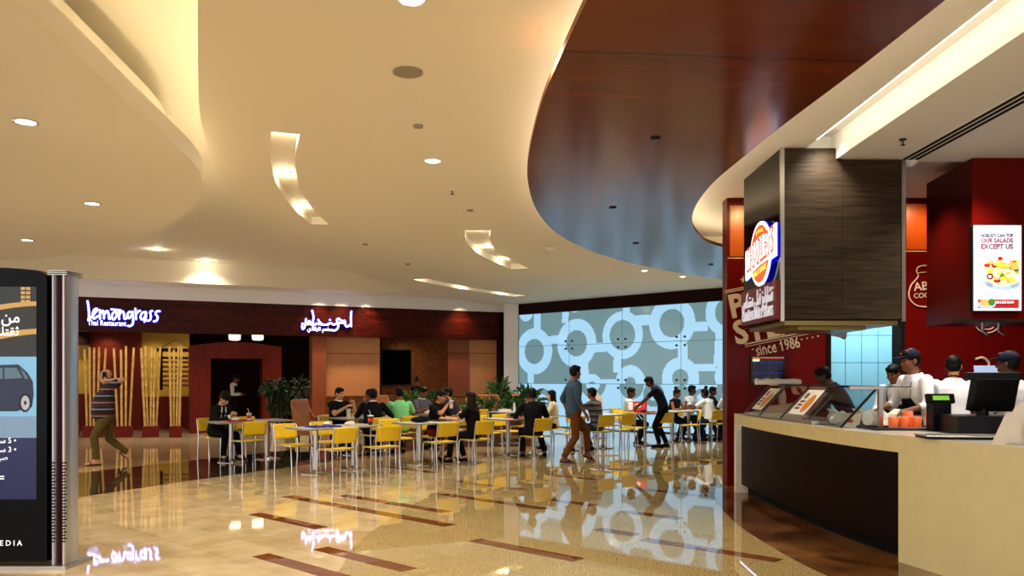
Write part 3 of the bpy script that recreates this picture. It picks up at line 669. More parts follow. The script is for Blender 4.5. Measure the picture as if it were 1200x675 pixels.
b = MB(); b.T = Tr; b.prism(circ(.345), .05, .058); b.build('disc', 'sign_orange', rs)
b = MB(); b.T = Tr; b.prism(ban(1.12, .335), .05, .064); b.build('banner', 'sign_white', rs)
b = MB(); b.T = Tr; b.T = Tr @ Matrix.Translation((-.53, -.165, .064)) @ Matrix(((1, 0, 0, 0), (tl, 1, 0, 0), (0, 0, 1, 0), (0, 0, 0, 1)))
b.text('CHARLEYS', .40, .006, width=1.06, offset=.04, T=None); b.build('name', 'sign_orange', rs)
b = MB(); b.T = Tr @ Matrix.Translation((-.53, -.15, .07)) @ Matrix(((1, 0, 0, 0), (tl, 1, 0, 0), (0, 0, 1, 0), (0, 0, 0, 1)))
b.text('CHARLEYS', .365, .006, width=1.03, offset=-.016); b.build('name_face', 'sign_white', rs)
b = MB(); b.T = Tr @ Matrix.Translation((-.25, -.265, .058)) @ Matrix(((1, 0, 0, 0), (tl, 1, 0, 0), (0, 0, 1, 0), (0, 0, 0, 1))); b.text('PHILLY STEAKS', .09, .006, width=.5, offset=.01); b.build('motto', 'sign_yellow', rs)
b = MB(); b.T = Tr
for k in (-1.5, -.5, .5, 1.5): b.T = Tr @ Matrix.Translation((k*.075, .265+(.012 if abs(k) < 1 else 0), .058)); b.prism([(q[0]*.5, q[1]*.5) for q in st], 0, .006)
b.build('stars', 'sign_yellow', rs); rs.scale = (.55, 1, 1)
pz = thing('name_plate', 'dark red plate with white raised Arabic and English lettering below the round sign', 'sign', (BX0, 9.66, 2.24))
b = MB(); b.T = Tr; b.box((-.69, 0, 0), (.66, .44, .05)); b.build('plate', 'red_sign', pz)
b = MB(); b.T = Tr @ Matrix.Translation((-.62, .215, .05)); b.text(arabic('تشارليز فيلي ستيكس'), .26, .012, width=1.2, offset=.002); b.build('arabic_name', 'letter_white', pz)
b = MB(); b.T = Tr @ Matrix.Translation((-.62, .05, .05)); b.text('CHARLEYS PHILLY STEAKS', .165, .012, width=1.2, offset=.0); b.build('english_name', 'letter_white', pz)

# ---------------------------------------------------------------- screens of the kiosk
YS = HY0-.06
a, c = at_y(1141, 264, YS), at_y(1197, 364, YS)
ss = thing('menu_tv', 'tall bright screen advertising a salad on the red box', 'screen', ((a.x+c.x)/2, YS, c.z)); off = Matrix.Translation(-ss.location)
b = MB(); b.T = off; b.box((a.x-.012, YS+.004, c.z-.012), (c.x+.012, YS+.06, a.z+.012)); b.build('bezel', 'bezel', ss, bevel=.004)
mat('scr_white', (200, 204, 210), .3, emit=.72, ecol=(238, 244, 255)); mat('scr_navy', (20, 20, 50), .5, spec=.1); mat('scr_magenta', (120, 10, 60), .5, emit=.1, spec=.1)
mat('scr_red', (180, 30, 30), .4, emit=.4); mat('scr_yellow', (246, 206, 60), .4, emit=.65); mat('scr_green', (70, 130, 40), .4, emit=.4); mat('scr_tan', (226, 170, 96), .4, emit=.6); mat('scr_plate', (170, 190, 226), .4, emit=.6); mat('scr_cream', (250, 236, 190), .4, emit=.8)
b = MB(); b.T = off; b.box((a.x, YS, c.z), (c.x, YS+.006, a.z)); b.build('display', 'scr_white', ss)
k = YS/F
def stext(t, px0, px1, py, h, m, nm, dep=.002, of=.02):
    b = MB(); p = at_y(px0, py, YS-.001); b.T = off @ frame(p, (1, 0, 0), (0, 0, 1)); b.text(t, h*k*1.42, dep, width=(px1-px0)*k, offset=of); return b.build(nm, m, ss)
stext('NOBODY CAN TOP', 1149.5, 1187, 278, 4.2, 'scr_navy', 'heading', of=.03)
stext('OUR SALADS', 1149.5, 1187, 284.2, 5, 'scr_magenta', 'heading', of=.035); stext('EXCEPT US', 1149.5, 1187, 291.5, 5.6, 'scr_magenta', 'heading', of=.035)
def sdisc(b, px, py, rx, ry, mi, lay, n=20): b.add([at_y(px+rx*math.cos(2*math.pi*i/n), py+ry*math.sin(2*math.pi*i/n), YS-.001-lay*.0004) for i in range(n)], [tuple(range(n))], mi)
def scut(b, px, py, rx, ry, mi, lay, x1, n=28): b.add([at_y(min(x1, px+rx*math.cos(2*math.pi*i/n)), py+ry*math.sin(2*math.pi*i/n), YS-.001-lay*.0004) for i in range(n)], [tuple(range(n))], mi)
b = MB(); b.T = off; rnd = random.Random(3)
scut(b, 1176, 322, 29, 18, 6, 0, 1194); scut(b, 1176, 320, 26, 15, 7, 1, 1194)
for i in range(60):
    t, r = rnd.uniform(0, 6.28), rnd.uniform(.1, 1)**.6; x, y = 1177+22*r*math.cos(t), 316+14*r*math.sin(t); q = rnd.uniform(2, 4.6)
    scut(b, x, y, q, q*rnd.uniform(.5, .9), rnd.choice([3, 3, 4, 5, 5, 5, 7, 2]), 2+i, 1194, 9)
sdisc(b, 1160, 324, 4.2, 3.6, 1, 64); sdisc(b, 1160, 324, 2.2, 1.8, 7, 65)
b.add([at_y(1146, 351, YS-.0012), at_y(1194, 351, YS-.0012), at_y(1194, 361, YS-.0012), at_y(1146, 361, YS-.0012)], [(0, 1, 2, 3)], 2)
scut(b, 1156, 357, 11, 4.5, 6, 3, 1194); scut(b, 1155, 354.5, 7, 4, 5, 5, 1194); scut(b, 1162, 354, 4, 4, 4, 6, 1194)
b.build('salad_picture', ['scr_white', 'scr_magenta', 'scr_red', 'scr_yellow', 'scr_green', 'scr_tan', 'scr_plate', 'scr_cream'], ss)
stext('SUB & SIDE SALAD', 1166, 1188, 355.5, 2.6, 'scr_white', 'caption', .006)
a, c = at_y(880, 417, YW-.05), at_y(920, 450, YW-.05)
ms = thing('menu_tv', 'dark wide monitor mounted low on the red wall below the lettering', 'screen', ((a.x+c.x)/2, YW, c.z)); off = Matrix.Translation(-ms.location)
b = MB(); b.T = off; b.box((a.x, YW-.06, c.z), (c.x, YW, a.z)); b.build('bezel', 'bezel', ms, bevel=.005)
mat('scr_dark', (10, 12, 30), .2, emit=.25, ecol=(8, 10, 40)); mat('scr_blue', (40, 60, 170), .3, emit=.35)
b = MB(); b.T = off; b.box((a.x+.02, YW-.062, c.z+.03), (c.x-.02, YW-.06, a.z-.02)); b.build('display', 'scr_dark', ms)
b = MB(); b.T = off; Y1 = YW-.064
b.box((a.x+.02, Y1, a.z-.035), (c.x-.02, Y1+.002, a.z-.02), 1); b.box((a.x+.02, Y1, a.z-.08), (a.x+.12, Y1+.002, a.z-.045), 2)
for i in range(4):
    for j in range(2): b.box((a.x+.03+i*.115, Y1, a.z-.1-j*.15), (a.x+.1+i*.115, Y1+.002, a.z-.09-j*.15), 0)
    if i: b.box((a.x+.015+i*.115, Y1, c.z+.04), (a.x+.018+i*.115, Y1+.002, a.z-.05), 0)
b.build('menu_rows', ['scr_blue', 'sign_orange', 'scr_cream'], ms)

# ---------------------------------------------------------------- things on the counter
def ctop(px, py): return at_z(px, py, HT)
# sneeze guard
sg = thing('sneeze_guard', 'slanted glass food guard in a dark metal frame along the far end of the counter', 'food guard', (3.3, 9, HT)); off = Matrix.Translation((-3.3, -9, -HT))
ys = [10.75, 10.0, 9.25, 8.5, 7.75]; bot = [V((xf(y)+.07, y, HT+.01)) for y in ys]; top = [V((xf(y)+.42, y-.02, HT+.40)) for y in ys]
for i in range(4):
    b = MB(); b.T = off; a0, a1, c0, c1 = bot[i], bot[i+1], top[i], top[i+1]
    n = (a1-a0).cross(c0-a0).normalized()*.004; m0 = (a1-a0)*.02
    q = [a0+m0, a1-m0, c1-m0, c0+m0]; b.add([p-n for p in q]+[p+n for p in q], [(3, 2, 1, 0), (4, 5, 6, 7), (0, 1, 5, 4), (1, 2, 6, 5), (2, 3, 7, 6), (3, 0, 4, 7)]); b.build('glass_pane', 'glass', sg)
for i in range(5): b = MB(); b.T = off; b.cyl(bot[i], top[i], .013, n=8); b.build('frame_bar', 'dark_metal', sg)
b = MB(); b.T = off; b.tube(top, .014, 8); b.build('top_rail', 'dark_metal', sg)
b = MB(); b.T = off; p = V((xf(7.75)+.44, 7.72, 0)); b.box((p.x-.02, p.y-.02, HT), (p.x+.02, p.y+.02, HT+.41)); b.box((p.x-.3, p.y-.015, HT+.38), (p.x+.02, p.y+.015, HT+.41)); b.build('post', 'steel', sg)
b = MB(); b.T = off; b.prism([(xf(y)+.38, y) for y in ys]+[(xf(y)+.75, y) for y in ys[::-1]], HT+.40, HT+.408); b.build('glass_shelf', 'glass', sg)
# menu cards on the glass
mat('card_brown', (120, 70, 40), .6); mat('card_food', (226, 140, 60), .6, noise=.35, scale=40)
for i, u, lab in ((0, .35, 'white menu card with a food picture on the glass beside the red wall'), (2, .2, 'white menu card with a food picture on the glass closer to the metal post')):
    a0, a1, c0, c1 = bot[i], bot[i+1], top[i], top[i+1]
    e = (a1-a0).normalized(); up = (c0-a0).normalized(); nn = e.cross(up).normalized()
    if nn.x > 0: nn = -nn
    p = a0+(a1-a0)*u+(c0-a0)*.16-V((0, 0, 0))+nn*.02
    t = thing('menu_card', lab, 'menu card', p, 0, 'menu cards on the food guard')
    T = frame((0, 0, 0), e, up); z = 1 if (T.to_3x3() @ V((0, 0, 1))).dot(nn) > 0 else -1
    b = MB(); b.T = T; b.box((0, 0, 0), (.42, .36, .004*z)); b.build('card', 'paper', t)
    b = MB(); b.T = T; ov = [(.3+.09*math.cos(q*.4), .16+.13*math.sin(q*.4), .006*z) for q in range(16)]; b.add(ov, [tuple(range(16))]); b.build('food_picture', 'card_food', t)
    b = MB(); b.T = T; b.cyl((.1, .27, 0), (.1, .27, .006*z), .045, n=16)
    for r in range(3): b.box((.05, .07+r*.05, 0), (.17, .10+r*.05, .006*z))
    b.build('print', 'card_brown', t)
# food wraps behind the glass: rolled paper bundles
for i, (x, y, rz, L, lab) in enumerate(((3.42, 8.45, 1.1, .42, 'rolled white paper bundle under the glass, lying uppermost'), (3.36, 8.2, .9, .38, 'rolled white paper bundle under the glass beside the slanted bar'))):
    t = MB(); t.tube([(-L/2, 0, .06), (-L/6, .01, .07), (L/6, -.01, .075), (L/2, .01, .1)], [.03, .055, .06, .045], 10); o = t.build('paper_bundle', 'paper', None, loc=(x, y, HT), rz=rz); tag(o, lab, 'paper', 'paper bundles behind the glass')
t = MB(); rr = [[(-.15+.36*k/6+.0, (.06+.02*math.sin(k))*math.cos(q*math.pi/4), .09+(.07+.03*math.sin(k*1.7))*math.sin(q*math.pi/4)) for q in range(8)] for k in range(7)]
t.loft(rr); o = t.build('food_bag', 'paper', None, loc=(3.62, 7.95, HT-.0), rz=.7); tag(o, 'crumpled white paper bag standing at the end of the glass guard', 'bag')
t = MB(); pts = []
rnd = random.Random(5)
rr = [[(-.28+.56*k/8, (.05+rnd.uniform(0, .04))*math.cos(q*math.pi/4), .03+(.03+rnd.uniform(0, .02))*math.sin(q*math.pi/4)) for q in range(8)] for k in range(9)]
t.loft(rr); p = at_y(912, 451, 10.3); o = t.build('wrapper', 'carton', None, loc=(p.x, 10.32, HT+.408+.0), rz=-.05); tag(o, 'crumpled cream wrapper lying on top of the glass guard', 'wrapper')
# cartons
def carton(px, py, w, d, h, lab, rz=0.):
    p = ctop(px, py); t = thing('food_carton', lab, 'carton', (p.x, p.y+d/2, HT), rz, 'open cartons on the counter')
    b = MB(); lo, hi = .82, 1.
    vs = [(-w/2*lo, -d/2*lo, 0), (w/2*lo, -d/2*lo, 0), (w/2*lo, d/2*lo, 0), (-w/2*lo, d/2*lo, 0), (-w/2, -d/2, h), (w/2, -d/2, h), (w/2, d/2, h), (-w/2, d/2, h)]
    e = .012; vi = [(-w/2*lo+e, -d/2*lo+e, e), (w/2*lo-e, -d/2*lo+e, e), (w/2*lo-e, d/2*lo-e, e), (-w/2*lo+e, d/2*lo-e, e), (-w/2+e, -d/2+e, h), (w/2-e, -d/2+e, h), (w/2-e, d/2-e, h), (-w/2+e, d/2-e, h)]
    o = [(3, 2, 1, 0), (0, 1, 5, 4), (1, 2, 6, 5), (2, 3, 7, 6), (3, 0, 4, 7)]
    b.add(vs+vi, o+[tuple(8+i for i in f[::-1]) for f in o]+[(4, 5, 13, 12), (5, 6, 14, 13), (6, 7, 15, 14), (7, 4, 12, 15)]); b.build('box', 'carton', t)
    b = MB(); b.lathe([(.001, 0), (.03, 0), (.03, .003), (.001, .003)], 14); m_ = b.build('logo', 'cup_red', t); m_.location = (0, -d/2*.9-.005, h*.42); m_.rotation_euler = (math.pi/2-.12, 0, 0); m_.scale = (1.1, .6, 1)
    for dx in (-1, 1): b = MB(); b.add([(dx*w/2, -d/2, h), (dx*w/2, d/2, h), (dx*(w/2+.05), d/2-.03, h+.05), (dx*(w/2+.05), -d/2+.03, h+.05)], [(0, 1, 2, 3)]); b.T = None; b.build('flap', 'carton', t)
carton(996, 499, .24, .2, .12, 'cream carton with a small red logo standing left of the steel post', .05)
carton(1032, 499, .34, .2, .12, 'long cream carton with a small red logo standing right of the steel post', 0)
b = MB(); p = ctop(1000, 500); b.box((-.34, -.1, 0), (.5, .16, .045)); o = b.build('steel_pan', 'steel', None, bevel=.006, loc=(p.x+.02, p.y+.36, HT)); tag(o, 'flat steel pan standing behind the cream cartons', 'pan')
# drinks tray
p = ctop(1066, 503); ty = p.y
dt = thing('serving_tray', 'dark serving tray carrying five cups of orange drink', 'tray', (p.x, p.y, HT))
b = MB(); b.box((-.42, -.2, 0), (.42, .2, .008)); b.build('base', 'tray', dt, bevel=.003)
b = MB(); b.tube([(-.42, -.2, .014), (.42, -.2, .014), (.42, .2, .014), (-.42, .2, .014)], .012, 6, closed=True); b.build('rim', 'tray', dt)
def cup(loc, h, r, lab):
    t = thing('juice_cup', lab, 'cup', loc, 0, 'cups of orange drink on the dark tray')
    b = MB(); b.lathe([(r*.72, 0), (r*.95, h*.93), (.001, h*.93)], 18); b.build('drink', 'juice', t)
    b = MB(); b.lathe([(r*.75, -.0), (r*1.0, h), (r*1.06, h), (r*1.06, h+.008), (r*.98, h+.008)], 18, caps=False); b.build('cup_wall', 'cup_clear', t)
mat('cup_clear', (250, 240, 230), .1, alpha=.12)
for dx, dy, h, lab in ((-.20, -.09, .12, 'orange drink cup at the front corner of the dark tray beside the cartons'), (-.1, -.09, .12, 'orange drink cup standing second in the front row of the dark tray'), (.03, -.07, .12, 'orange drink cup standing third in the front row of the dark tray'),
                       (.17, -.06, .17, 'tallest orange drink cup, with dark berries on top, on the tray'), (.02, .08, .17, 'tall pale-topped orange drink cup in the back row of the tray')):
    cup((p.x+dx, p.y+dy, HT+.009), h, .052, lab)
# flat glass tray, pole display, terminal, brochure holder
p = ctop(1135, 514); t = thing('scale_plate', 'flat steel and glass plate lying on the counter in front of the card terminal', 'plate', (p.x, p.y, HT), -.15)
b = MB(); b.box((-.36, -.14, 0), (.30, .14, .02)); b.build('base', 'black_plastic', t, bevel=.004); b = MB(); b.box((-.37, -.15, .02), (.31, .15, .03)); b.build('glass_plate', 'steel', t, bevel=.003)
p = ctop(1133, 509); t = thing('customer_display', 'black pole display showing a green screen line', 'display', (p.x-.02, p.y+.42, HT), 0)
b = MB(); b.box((-.085, -.06, 0), (.085, .06, .26))
for k_ in range(6): b.box((-.08, -.066, .03+k_*.035), (.08, -.06, .045+k_*.035))
b.build('box', 'black_plastic', t, bevel=.006)
b = MB(); b.T = Matrix.Translation((.0, -.02, .30)) @ Matrix.Rotation(-.3, 4, 'X'); b.box((-.13, -.02, -.045), (.13, .02, .045)); b.build('head', 'black_plastic', t, bevel=.008)
b = MB(); b.T = Matrix.Translation((.0, -.02, .30)) @ Matrix.Rotation(-.3, 4, 'X'); b.box((-.075, -.024, -.02), (.075, -.02, .022)); b.build('green_line', 'lcd_green', t)
p = ctop(1180, 513); t = thing('cash_terminal', 'large black cash register terminal with tilted screen', 'cash register', (p.x+.08, p.y+.55, HT), -.1)
b = MB(); b.box((-.26, -.2, 0), (.28, .22, .16)); b.build('drawer_base', 'black_plastic', t, bevel=.01)
b = MB(); b.T = Matrix.Translation((.08, 0, .2)) @ Matrix.Rotation(.35, 4, 'X'); b.prism([(-.14, -.02), (.2, -.02), (.24, .02), (-.18, .02)], 0, .30); b.build('screen_back', 'black_plastic', t, bevel=.01)
b = MB(); b.T = Matrix.Translation((.08, -.08, .47)); b.box((-.19, -.02, 0), (.25, .12, .07)); b.build('top_cover', 'black_plastic', t, bevel=.015)
b = MB(); b.cyl((.05, .02, .15), (.05, .02, .3), .05); b.build('stand', 'black_plastic', t)
mat('flyer', (236, 224, 204), .5, noise=.05, scale=9)
p = ctop(1178, 521); t = thing('brochure_holder', 'cream angled cardboard holder standing at the end of the counter', 'holder', (p.x+.03, p.y+.02, HT), -.12)
b = MB(); b.T = Matrix.Translation((-.06, 0, 0)) @ Matrix.Rotation(-.14, 4, 'X'); b.prism([(-.06, 0), (.32, 0), (.32, .42), (.12, .36), (.03, .2)], 0, .012) if False else b.add([(-.05, 0, 0), (.40, 0, 0), (.40, 0, .36), (.16, 0, .31), (.11, 0, .24), (.06, 0, .22)]+[(-.05, .012, 0), (.40, .012, 0), (.40, .012, .36), (.16, .012, .31), (.11, .012, .24), (.06, .012, .22)],
    [(0, 1, 2, 3, 4, 5), (11, 10, 9, 8, 7, 6)]+[(i, i+6, (i+1) % 6+6, (i+1) % 6) for i in range(6)]); b.build('back_sheet', 'flyer', t)
b = MB(); b.T = Matrix.Translation((.12, -.07, 0)) @ Matrix.Rotation(-.2, 4, 'X'); b.box((0, 0, 0), (.3, .01, .18)); b.build('front_sheet', 'paper', t)
b = MB(); b.tube([(.0, -.08, .01), (.36, -.08, .01), (.36, .08, .01), (.0, .08, .01)], .008, 6, closed=True); b.build('wire_base', 'chrome', t)
# back counter with shelf, screen and blue bin
t = thing('back_counter', 'dark work counter along the red wall behind the kiosk staff', 'counter', (7.0, 11.15, .12))
b = MB(); b.box((-1.3, -.32, 0), (1.5, .32, .86)); b.build('cabinet', 'black_plastic', t); b = MB(); b.box((-1.32, -.35, .86), (1.5, .34, .9)); b.build('worktop', 'steel', t, bevel=.005)
p = at_y(1108, 452, 11.0); b = MB(); b.box((-.36, -.12, 0), (.36, .12, .36)); b.box((-.37, -.13, .36), (.37, .13, .385)); o = b.build('blue_bin', 'blue_plastic', None, .008, (p.x, 11.05, 1.02)); o.name = 'storage_bin'; tag(o, 'blue plastic bin on the work counter behind the staff', 'bin')
t = thing('order_screen', 'pale laptop screen standing open on a small wooden stand by the red wall', 'screen', (at_y(1163, 450, 10.9).x, 10.9, 1.02))
zt_ = at_y(0, 450, 10.9).z-1.02
b = MB(); b.box((-.24, -.15, 0), (-.2, .15, zt_-.03)); b.box((.2, -.15, 0), (.24, .15, zt_-.03)); b.box((-.27, -.16, zt_-.03), (.27, .16, zt_)); b.build('wooden_stand', 'brown_wood', t)
b = MB(); b.T = Matrix.Translation((0, .06, zt_)) @ Matrix.Rotation(-.2, 4, 'X'); b.box((-.19, 0, 0), (.19, .012, .26)); b.build('lid', 'scr_plate', t, bevel=.006)
b = MB(); b.box((-.19, -.12, zt_), (.19, .06, zt_+.015)); b.build('keyboard', 'black_plastic', t, bevel=.004)
# white spot lamp on the kitchen tile edge
p = at_y(982, 391, 12.0); t = thing('wall_spot', 'white spot lamp by the opening to the tiled kitchen', 'lamp', p)
b = MB(); b.T = Matrix.Rotation(math.pi/2, 4, 'Y'); b.lathe([(.04, -.08), (.05, 0), (.09, .1), (.085, .1), (.001, .08)], 16); b.build('lamp_head', 'white_paint', t)
b = MB(); b.cyl((-.1, 0, 0), (-.3, 0, 0), .02, n=8); b.build('bracket', 'white_paint', t)

# ---------------------------------------------------------------- advertising totem
TX0, TX1, TY = -5.0, -3.70, 6.55
to = thing('advertising_totem', 'tall black advertising totem with a car advert and twin chrome posts', 'advertising display', ((TX0+TX1)/2, TY+.15, 0)); off = Matrix.Translation(-to.location)
pj = lambda px_, py_: at_y(px_, py_, TY)
xr = pj(55, HZ).x; zt = pj(0, 313).z; zc = pj(0, 319).z; xm = (TX0+TX1)/2-.1
prof = [(TX0, .06), (TX0, zc-.1)]+[(TX0+(xr-TX0)*i/24, zt-.05+.05*math.sin(math.pi*(i/24))**.5 if 0 < i < 24 else zc-.02) for i in range(1, 24)]+[(xr-.012, zt-.06), (xr, zt-.1), (xr, .06)]
b = MB(); b.T = off @ Matrix.Translation((0, TY+.3, 0)) @ Matrix.Rotation(math.pi/2, 4, 'X'); b.prism(prof, 0, .3); b.build('body', 'black_gloss', to, bevel=.006)
for k_, (a, c) in enumerate(((55.8, 63.5), (68.0, 76.5))):
    p, q = pj(a, HZ).x, pj(c, HZ).x
    b = MB(); b.T = off; n = 10
    rr = [[(p+(q-p)/2+(q-p)/2*math.cos(2*math.pi*i/20), TY+.13+.11*math.sin(2*math.pi*i/20), z) for i in range(20)] for z in (.02, zc-.03, zc-.01)]
    b.loft(rr); b.build('chrome_post', 'brushed_steel', to)
    b = MB(); b.T = off
    for r_ in range(26):
        for s_ in range(3): b.cyl((p+(q-p)*(.3+.2*s_)+(.01 if r_ % 2 else 0), TY+.028, .22+r_*.026), (p+(q-p)*(.3+.2*s_)+(.01 if r_ % 2 else 0), TY+.015, .22+r_*.026), .006, n=6)
    b.build('vent_holes', 'black_matte', to)
p, q = pj(55, HZ).x, pj(77, HZ).x
b = MB(); b.T = off; b.box((pj(63, HZ).x, TY+.08, .02), (pj(69, HZ).x, TY+.2, zc-.04)); b.build('post_core', 'red_dark', to)
b = MB(); b.T = off
for z in (zc-.02, zc-.005, zc+.01): b.prism([(p, TY+.0), (q, TY+.02), (q+.01, TY+.24), (p, TY+.26)], z, z+.008)
b.build('post_cap', 'steel', to, bevel=.003)
b = MB(); b.T = off; b.prism([(TX0-.05, TY-.04), (TX1+.05, TY-.04), (TX1+.08, TY+.34), (TX0-.05, TY+.34)], 0, .03); b.build('base_plate', 'steel', to, bevel=.008)
a, c = pj(43, 336), pj(43, 585); sl = -4.86; YD = TY-.004
mat('ad_black', (40, 38, 26), .15, emit=.1, noise=.3, scale=4); mat('ad_gold', (200, 160, 84), .2, emit=.4); mat('ad_sky', (120, 180, 216), .2, emit=.55); mat('ad_road', (120, 150, 180), .2, emit=.45)
mat('ad_navy', (16, 26, 86), .15, emit=.22); mat('ad_car', (20, 36, 72), .2, emit=.14); mat('ad_glass', (90, 120, 140), .2, emit=.3); mat('ad_white', (245, 248, 255), .3, emit=.85); mat('ad_tyre', (12, 12, 14), .4); mat('ad_wheel', (180, 186, 196), .3, emit=.4)
b = MB(); b.T = off
def rect(b, x0, x1, z0, z1, lay, mi): b.add([(x0, YD-lay*.0012, z0), (x1, YD-lay*.0012, z0), (x1, YD-lay*.0012, z1), (x0, YD-lay*.0012, z1)], [(0, 1, 2, 3)], mi)
zz = lambda y_: pj(0, y_).z
xx = lambda x_: pj(x_, HZ).x
rect(b, sl, a.x, zz(418), a.z, 0, 0); rect(b, sl, a.x, zz(513), zz(418), 0, 2); rect(b, sl, a.x, zz(513), zz(488), 1, 3); rect(b, sl, a.x, c.z, zz(513), 0, 4)
for ya, yb, h in ((362, 356, 8), (398, 388, 9)):
    xs = [sl+(a.x-sl)*i/10 for i in range(11)]; up = [(x, YD-.0014, zz(ya+(yb-ya)*(i/10)+3*math.sin(i*.5))) for i, x in enumerate(xs)]
    dn = [(u[0], u[1], u[2]-h/141+.02*i/10) for i, u in enumerate(up)]; b.add(up+dn[::-1], [tuple(range(22))], 1)
for k_ in range(4):
    for j_ in range(2): rect(b, xx(25+6*j_), xx(30+6*j_), zz(355-k_*5), zz(351.5-k_*5), 2, 1)
def zf(pts, lay, mi): b.add([(xx(p[0]), YD-lay*.0012, zz(p[1])) for p in pts], [tuple(range(len(pts)))], mi)
zf([(-40, 458), (-28, 440), (-8, 428), (22, 427), (33, 437), (39, 447), (40, 462), (38, 477), (20, 482), (-60, 482), (-62, 466)], 2, 5)
zf([(-22, 443), (-6, 431), (4, 431), (4, 444)], 3, 6); zf([(6, 431), (20, 431), (27, 443), (6, 444)], 3, 6); zf([(24, 431), (29, 436), (34, 444), (30, 444)], 3, 6)
def zd(px_, py_, rx, ry, lay, mi): zf([(px_+rx*math.cos(i*math.pi/12), py_+ry*math.sin(i*math.pi/12)) for i in range(24)], lay, mi)
zd(30, 472, 7, 11, 4, 8); zd(30.5, 472, 5, 8.5, 5, 9); zd(30.5, 472, 1.5, 2.5, 6, 8); zd(-44, 474, 9, 11, 4, 8); zd(-44, 474, 6, 8, 5, 9)
b.build('advert', ['ad_black', 'ad_gold', 'ad_sky', 'ad_road', 'ad_navy', 'ad_car', 'ad_glass', 'ad_white', 'ad_tyre', 'ad_wheel'], to)
def ttext(t, xr_, yb_, h, of=.01, nm='advert_words', al='RIGHT', w=None):
    b = MB(); b.T = off @ frame((xx(xr_), YD-.008, zz(yb_)), (1, 0, 0), (0, 0, 1)); b.text(t, h, .002, align=al, offset=of, width=w); return b.build(nm, 'ad_white', to)
ttext(arabic('من'), 24, 378, .125, .012); ttext(arabic('ثقتك'), 23, 393, .1, .008)
ttext(arabic('سنوات ')+' 5 •' if False else '5 '+arabic('سنوات')+'', 17, 520, .06, .003) if False else None
ttext(arabic('سنوات')+' 5 \u2022', 20, 519, .062, .004); ttext(arabic('سنوات')+' 3 \u2022', 20, 529.5, .062, .004); ttext(arabic('صيانة'), 10, 539, .062, .004)
ttext('_' if False else '=', 6, 564, .09, .004)
ttext('M E D I A', 27, 639, .062, .002, 'brand_line', w=.245)
# ================================================================ dining furniture
RD = V((.74, .673)); CD = V((-.673, .74))                             # along the row of tables / across it, away from the viewer
RZA = math.atan2(.74, .673)-0                                         # chairs on the viewer's side look along CD rotated
def face(v): return math.atan2(-v[0], v[1])
FA, FB = face((-.74, .67)), face((.74, -.67))
def make_chair():
    t = thing('dining_chair', 'x', 'chair')
    b = MB(); n = 8; vs = []
    for j in range(n+1):
        for i in range(n+1):
            x = -.215+.43*i/n; y = -.20+.41*j/n; z = .455-.018*(1-((i-n/2)/(n/2))**2)*(1-((j-n/2)/(n/2))**2)-.02*max(0, j/n-.8)*5*.8
            vs.append((x, y, z))
    m = len(vs); vs2 = vs+[(x, y, z-.012) for x, y, z in vs]; fs = []
    for j in range(n):
        for i in range(n):
            a = j*(n+1)+i; fs.append((a, a+1, a+n+2, a+n+1)); fs.append((m+a+n+1, m+a+n+2, m+a+1, m+a))
    rim = [i for i in range(n+1)]+[j*(n+1)+n for j in range(1, n+1)]+[n*(n+1)+i for i in range(n-1, -1, -1)]+[j*(n+1) for j in range(n-1, 0, -1)]
    for k in range(len(rim)): a, c = rim[k], rim[(k+1) % len(rim)]; fs.append((a, m+a, m+c, c))
    b.add(vs2, fs, 0, True); b.build('seat', 'yellow_plastic', t)
    b = MB(); vs = []
    for j in range(n+1):
        for i in range(n+1):
            u = (i-n/2)/(n/2); x = .225*u; z = .545+.25*j/n; y = -.215-.03*(1-u*u)-.05*j/n; vs.append((x, y, z))
    vs2 = vs+[(x, y+.012, z) for x, y, z in vs]; fs = []
    for j in range(n):
        for i in range(n):
            a = j*(n+1)+i; fs.append((a, a+1, a+n+2, a+n+1)); fs.append((m+a+n+1, m+a+n+2, m+a+1, m+a))
    for k in range(len(rim)): a, c = rim[k], rim[(k+1) % len(rim)]; fs.append((a, m+a, m+c, c))
    b.add(vs2, fs, 0, True); b.build('backrest', 'yellow_plastic', t)
    for s in (-1, 1):
        b = MB(); b.tube([(s*.225, .215, 0), (s*.222, .19, .40), (s*.215, .17, .432), (s*.212, .1, .436)], .0115, 8); b.build('leg', 'chrome', t)
        b = MB(); b.tube([(s*.232, -.235, 0), (s*.228, -.205, .43), (s*.232, -.222, .56), (s*.232, -.262, .78)], .0115, 8); b.build('leg', 'chrome', t)
    b = MB(); b.tube([(-.212, .1, .432), (-.226, -.205, .432), (.226, -.205, .432), (.212, .1, .432)], .01, 6); b.build('seat_frame', 'chrome', t)
    return t
def make_table():
    t = thing('dining_table', 'x', 'table')
    b = MB(); h = .375; r = .03; q = []
    for cx, cy, a0 in ((h-r, h-r, 0), (-h+r, h-r, 1), (-h+r, -h+r, 2), (h-r, -h+r, 3)):
        for i in range(4): a = (a0+i/3)*math.pi/2; q.append((cx+r*math.cos(a), cy+r*math.sin(a)))
    b.prism(q, .735, .762, 1, 1, 0); b.build('tabletop', ['table_white', 'table_edge'], t)
    b = MB(); b.cyl((0, 0, .035), (0, 0, .72), .038, n=16); b.build('column', 'steel', t)
    b = MB(); b.lathe([(.25, 0), (.255, .006), (.24, .018), (.12, .028), (.055, .05), (.042, .07)], 32); b.build('base', 'chrome', t)
    b = MB(); b.box((-.2, -.03, .722), (.2, .03, .735)); b.box((-.03, -.2, .722), (.03, .2, .735)); b.build('bracket', 'dark_metal', t)
    return t
CH, TB = make_chair(), make_table()
used = {'c': False, 't': False}
